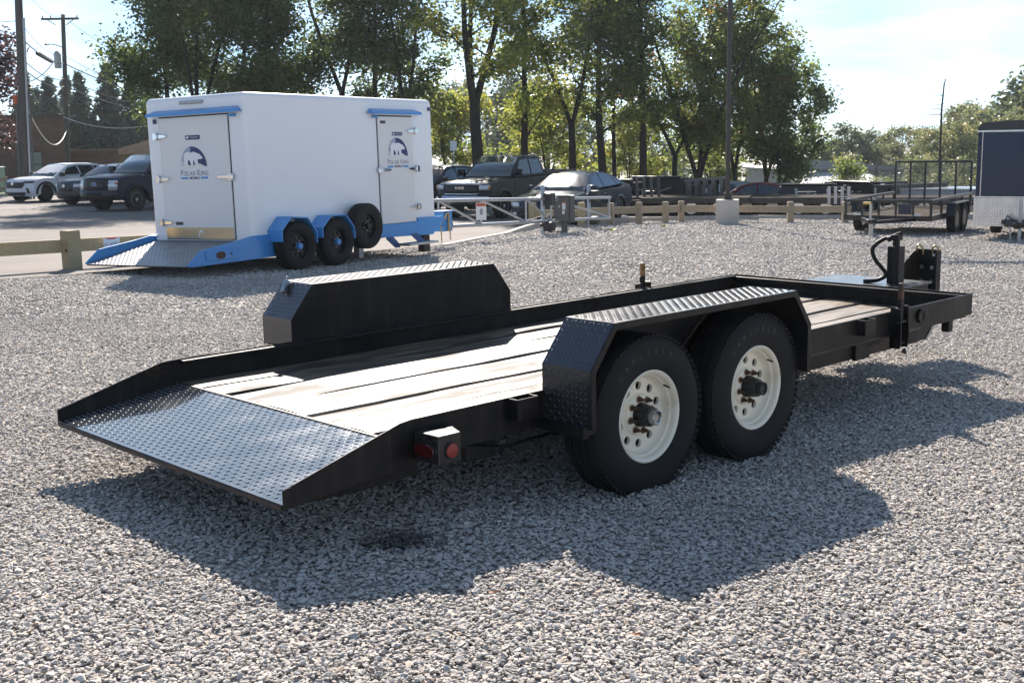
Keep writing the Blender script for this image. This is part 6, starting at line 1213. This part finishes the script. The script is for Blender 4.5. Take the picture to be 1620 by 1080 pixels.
gt = node('ramp_gate', T4, (-L4 - .03, 0, .45)); 
for y in np.linspace(-.98, .98, 6): sq('gate_bar', (0, y, 0), (0, y, 1.22), .05, SATB, gt)
for z in (0, 1.24): sq('gate_bar', (0, -1.0, z), (0, 1.0, z), .055, SATB, gt)
frame_bars('gate_mesh', [((.01, y, .02), (.01, y, 1.2)) for y in np.linspace(-.95, .95, 50)] + [((.014, -.95, z), (.014, .95, z)) for z in np.linspace(.05, 1.2, 24)], .0035, MSH, gt, 'stuff')
for s in (-1, 1):
    for x in (-.40, .42): w = small_wheel(T4, x, s * (W4 + .14), .36, RIMB if s > 0 else RIMS)
    fo4 = [(-.86, .45), (-.70, .76), (.72, .76), (.88, .45)]; mb = MB(); mb.prism(fo4 + [(.85, .45), (.70, .735), (-.69, .735), (-.83, .45)], s * (W4 + .05), s * (W4 + .26), 'y'); mb.build('fender', SATB, T4, 0)
    mb = MB(); mb.box(L4 + .0, L4 + .012, s * .70 - .10, s * .70 + .10, .52, .57); mb.build('reflector', pm('white_tape', (.6, .58, .58), .4), T4, 0)
for s in (-1, 1): sq('tongue_beam', (L4, s * .62, .44), (L4 + 1.15, s * .05, .44), .08, SATB, T4)
mb = MB(); mb.box(L4 + 1.12, L4 + 1.42, -.06, .06, .42, .52); mb.build('coupler', SATB, T4, 0, bevel=.02); mb = MB(); mb.tube([(L4 + .95, -.12, .04), (L4 + .95, -.12, .85)], .034, 10); mb.build('jack', pm('pale_jack_steel', (.50, .48, .42), .5), T4); mb = MB(); mb.tube([(L4 + .95, -.12, .86), (L4 + .92, -.30, .86)], .03, 8); mb.build('jack_crank', pm('yellow_grip', (.50, .34, .05), .5), T4)
mb = MB(); mb.tube([(L4 + 1.36, .05, .42), (L4 + 1.36, .05, .05)], .02, 7); mb.build('safety_chain', GALV, T4); mb = MB(); mb.box(L4 - .02, L4 + .1, .28, .56, .56, .80); mb.build('tool_box', pm('dark_blue_box', (.015, .02, .04), .4), T4, 0, bevel=.01)
def dump_trailer(x, y, az, label, col=SATB, L=3.6, H=.85, z0=.62, tarp=True):
    t = thing('dump_trailer', label, 'trailer', G(x, y), rot_of(az), 'trailers parked in rows beyond the timber fence'); W_ = 1.0
    mb = MB(); mb.box(-L / 2, L / 2, -W_, W_, z0, z0 + .06); [mb.box(-L / 2, L / 2, s * W_ - .03, s * W_ + .03, z0 + .061, z0 + H) for s in (-1, 1)]; mb.box(L / 2 - .05, L / 2, -W_ + .031, W_ - .031, z0 + .061, z0 + H + .12); mb.box(-L / 2, -L / 2 + .05, -W_ + .031, W_ - .031, z0 + .061, z0 + H); mb.build('bed', col, t, 0)
    for s in (-1, 1):
        for i in range(6): u = -L / 2 + .12 + (L - .24) * i / 5; mb = MB(); mb.box(u - .04, u + .04, s * (W_ + .031) if s > 0 else -W_ - .10, W_ + .10 if s > 0 else -W_ - .031, z0, z0 + H - .03); mb.build('side_rib', col, t, 0)
        mb = MB(); mb.box(-L / 2, L / 2, s * W_ - .06, s * W_ + .06, z0 + H + .001, z0 + H + .07); mb.build('top_rail', col, t, 0)
        for u in (-.45, .4): small_wheel(t, u, s * (W_ + .10), .36, RIMS)
        mb = MB(); mb.prism([(-.9, .5), (-.72, .78), (.68, .78), (.86, .5), (.83, .5), (.66, .755), (-.70, .755), (-.87, .5)], s * W_ + s * .035, s * (W_ + .24), 'y'); mb.build('fender', col, t, 0)
    mb = MB(); mb.box(-L / 2, L / 2 + .2, -.5, -.4, .42, .56); mb.box(-L / 2, L / 2 + .2, .4, .5, .42, .56); mb.build('frame', col, t, 0)
    for s in (-1, 1): sq('tongue_beam', (L / 2 + .2, s * .45, .49), (L / 2 + 1.5, s * .05, .49), .1, col, t)
    mb = MB(); mb.box(L / 2 + .35, L / 2 + .8, -.32, .32, .55, .95); mb.build('pump_box', col, t, 0, bevel=.02); mb = MB(); mb.tube([(L / 2 + 1.2, .1, .03), (L / 2 + 1.2, .1, 1.0)], .04, 8); mb.build('jack', GALV, t)
    sq('lift_bar', (L / 2 + .32, -.95, .55), (L / 2 + .32, .75, z0 + H * .75), .05, STEEL, t)
    if tarp: mb = MB(); mb.tube([(L / 2 + .05, -W_ * .95, z0 + H + .15), (L / 2 + .05, W_ * .95, z0 + H + .15)], .05, 10); mb.build('tarp_roll', BLKTRIM, t)
    return t
def flatbed(x, y, az, label, L=4.6, ramp=True, col=SATB, rampm=None, rw=.92, rh=1.1):
    t = thing('flatbed_trailer', label, 'trailer', G(x, y), rot_of(az), 'trailers parked in rows beyond the timber fence'); W_ = 1.0
    mb = MB(); mb.box(-L / 2, L / 2, -W_, W_, .62, .67); mb.build('deck', MATS['dark_deck_boards'], t, 0); mb = MB(); [mb.box(-L / 2, L / 2, s * W_ - .04, s * W_ + .04, .50, .685) for s in (-1, 1)]; [mb.box(u - .03, u + .03, -W_ + .041, W_ - .041, .5, .619) for u in np.linspace(-L / 2 + .05, L / 2 - .05, 6)]; mb.build('frame', col, t, 0)
    for s in (-1, 1):
        for u in (-.75, .1): small_wheel(t, u, s * (W_ - .14), .34, RIMS)
        for u in np.linspace(-L / 2 + .3, L / 2 - .3, 6): mb = MB(); mb.box(u - .05, u + .05, s * (W_ + .041) if s > 0 else -W_ - .09, W_ + .09 if s > 0 else -W_ - .041, .53, .66); mb.build('stake_pocket', col, t, 0)
        sq('tongue_beam', (L / 2, s * .6, .54), (L / 2 + 1.3, s * .05, .54), .1, col, t)
    mb = MB(); mb.tube([(L / 2 + 1.0, .12, .03), (L / 2 + 1.0, .12, .95)], .04, 8); mb.build('jack', GALV, t)
    if ramp:
        rmp = node('loading_ramp', t, (-L / 2 - .04, 0, .5)); rm = rampm or pm('grey_ramp_steel', (.10, .098, .095), .6)
        for y_ in np.linspace(-rw, rw, max(4, int(rw * 9))):
            mb = MB(); mb.add([(-.03, y_ - .045, 0), (-.03, y_ + .045, 0), (-.13, y_ + .045, rh), (-.13, y_ - .045, rh), (-.07, y_ - .045, 0), (-.07, y_ + .045, 0), (-.17, y_ + .045, rh), (-.17, y_ - .045, rh)], [(0, 1, 2, 3), (4, 5, 6, 7), (0, 1, 5, 4), (1, 2, 6, 5), (2, 3, 7, 6), (3, 0, 4, 7)]); mb.build('ramp_bar', rm, rmp, 0)
        for f_ in (.02, .5, .97): sq('cross_bar', (-.05 - .1 * f_ + .04, -rw - .05, rh * f_), (-.05 - .1 * f_ + .04, rw + .05, rh * f_), .05, SATB, rmp)
    return t
DKB2 = pm('dark_blue_steel', (.012, .017, .035), .4)
def X_(px, Y): return at(px, Y)
dump_trailer(X_(1002, 43), 43, 215, 'black dump trailer directly right of the sedan boot', H=.60, z0=.48, L=3.4)
dump_trailer(X_(1078, 43), 43, 215, 'taller black dump trailer left of the lamp pole, with a light top edge', H=.74, z0=.5, L=3.6)
flatbed(X_(1046, 40.5), 40.5, 20, 'flatbed trailer with a grey ribbed ramp standing up between the two left dump trailers', L=3.2, rw=.36, rh=.85)
flatbed(X_(1124, 40.5), 40.5, 20, 'flatbed trailer with an upright slatted ramp just left of the concrete block', L=3.2, rw=.34, rh=.6)
flatbed(X_(1190, 41), 41, 284, 'long black flatbed trailer lying side-on right of the concrete block', ramp=False, L=5.2)
flatbed(X_(1232, 44), 44, 284, 'black flatbed trailer behind the side-on one, right of the lamp pole', ramp=False, L=4.6)
dump_trailer(X_(1288, 43), 43, 200, 'dark blue dump trailer left of the paler picket ramp', DKB2, H=.56, z0=.45, L=3.2)
dump_trailer(X_(1353, 43.5), 43.5, 200, 'dark blue dump trailer right behind the left end of the open utility trailer', DKB2, H=.62, z0=.46, L=3.2)
flatbed(X_(1334, 38.5), 38.5, 20, 'low trailer with a white picket ramp standing behind the timber fence', L=2.8, rw=.3, rh=.55, rampm=pm('white_ramp_bars', (.5, .5, .5), .5))
flatbed(X_(1270, 38.6), 38.6, 284, 'low black trailer frame right behind the timber fence rail', ramp=False, L=4.2)
dump_trailer(X_(1408, 42), 42, 245, 'black gooseneck dump trailer with a slanted side behind the utility trailer', H=.58, z0=.48, L=3.4)
dump_trailer(X_(1437, 45), 45, 270, 'faded red dump trailer seen through the raised ramp gate', pm('faded_red_steel', (.16, .05, .045), .5), H=.50, z0=.5, L=1.5, tarp=False)
flatbed(X_(1420, 38.2), 38.2, 284, 'low black trailer seen through the open sides of the utility trailer', ramp=False, L=4.4)
flatbed(X_(1105, 38.4), 38.4, 284, 'low black trailer frame right behind the fence, left of the concrete block', ramp=False, L=3.4)
flatbed(X_(1520, 38.6), 38.6, 284, 'low black trailer between the ramp gate and the navy cargo trailer', ramp=False, L=3.4)
def box_trailer(x, y, az, label, m, L=4.2, H=1.0):
    t = thing('box_trailer', label, 'trailer', G(x, y), rot_of(az), 'trailers parked in rows beyond the timber fence'); mb = MB(); mb.box(-L / 2, L / 2, -.95, .95, .45, .45 + H); mb.build('body', m, t, 0, bevel=.04); mb = MB(); mb.box(-L / 2 - .02, L / 2 + .02, -.97, .97, .455 + H, .50 + H); mb.build('roof_edge', ALU, t, 0)
    for s in (-1, 1):
        for u in (-.4, .4): small_wheel(t, u, s * .98, .33, RIMS)
    for i in range(8): u = -L / 2 + .1 + (L - .2) * i / 7; mb = MB(); mb.box(u - .02, u + .02, -.975, -.951, .5, .44 + H); mb.build('side_rib', ALU, t, 0)
    sq('tongue_beam', (L / 2, 0, .5), (L / 2 + 1.2, 0, .5), .1, SATB, t); return t
box_trailer(X_(1497, 41), 41, 300, 'pale grey box trailer seen through the right half of the raised ramp gate', pm('pale_trailer_skin', (.36, .36, .40), .4), 3.4, .45)
box_trailer(X_(1335, 50), 50, 285, 'white box trailer whose roof shows between the two dark blue dump trailers', pm('white_trailer_skin', (.55, .56, .58), .4), 3, .5)
box_trailer(X_(1215, 52), 52, 285, 'white trailer whose pale top shows right of the lamp pole', pm('white_trailer_skin', (.55, .56, .58), .4), 2.6, .8)
slv = dict(suv); slv.update(paint=SILV, trim=SILV, flare=.03, rim=RIMS, rim2=INNER, face=gsuv['face']); slv.pop('badge', None)
vehicle('sport_utility_vehicle', 'silver-green vehicle whose roof shows just left of the lamp pole', 'car', G(X_(1128, 53) - 1.3, 53, -.25), rot_of(285), slv)
rsd = dict(sedan); rsd.update(paint=REDP, trim=REDP, mirror_mat=REDP, face=sedan['face'])
vehicle('sedan_car', 'dark red car half hidden behind the flatbeds right of the lamp pole', 'car', G(X_(1185, 51) - 1.4, 51, -.1), rot_of(285), rsd)
# ------------------------------------------------------------------ thin autumn haze
hz = MB(); hz.box(-455, 455, -125, 605, -6.8, 19); hm = bpy.data.materials.new('thin_haze'); hm.use_nodes = True; t = hm.node_tree; t.nodes.clear()
pv = N(t, 'ShaderNodeVolumePrincipled'); pv.inputs['Color'].default_value = (.84, .93, 1, 1); pv.inputs['Density'].default_value = .00022; pv.inputs['Anisotropy'].default_value = .45
om = N(t, 'ShaderNodeOutputMaterial'); t.links.new(pv.outputs[0], om.inputs['Volume'])
ho = hz.build('haze', hm, None, 0, kind='stuff'); tag(ho, 'thin pale haze hanging over the yard and the far trees', 'haze')
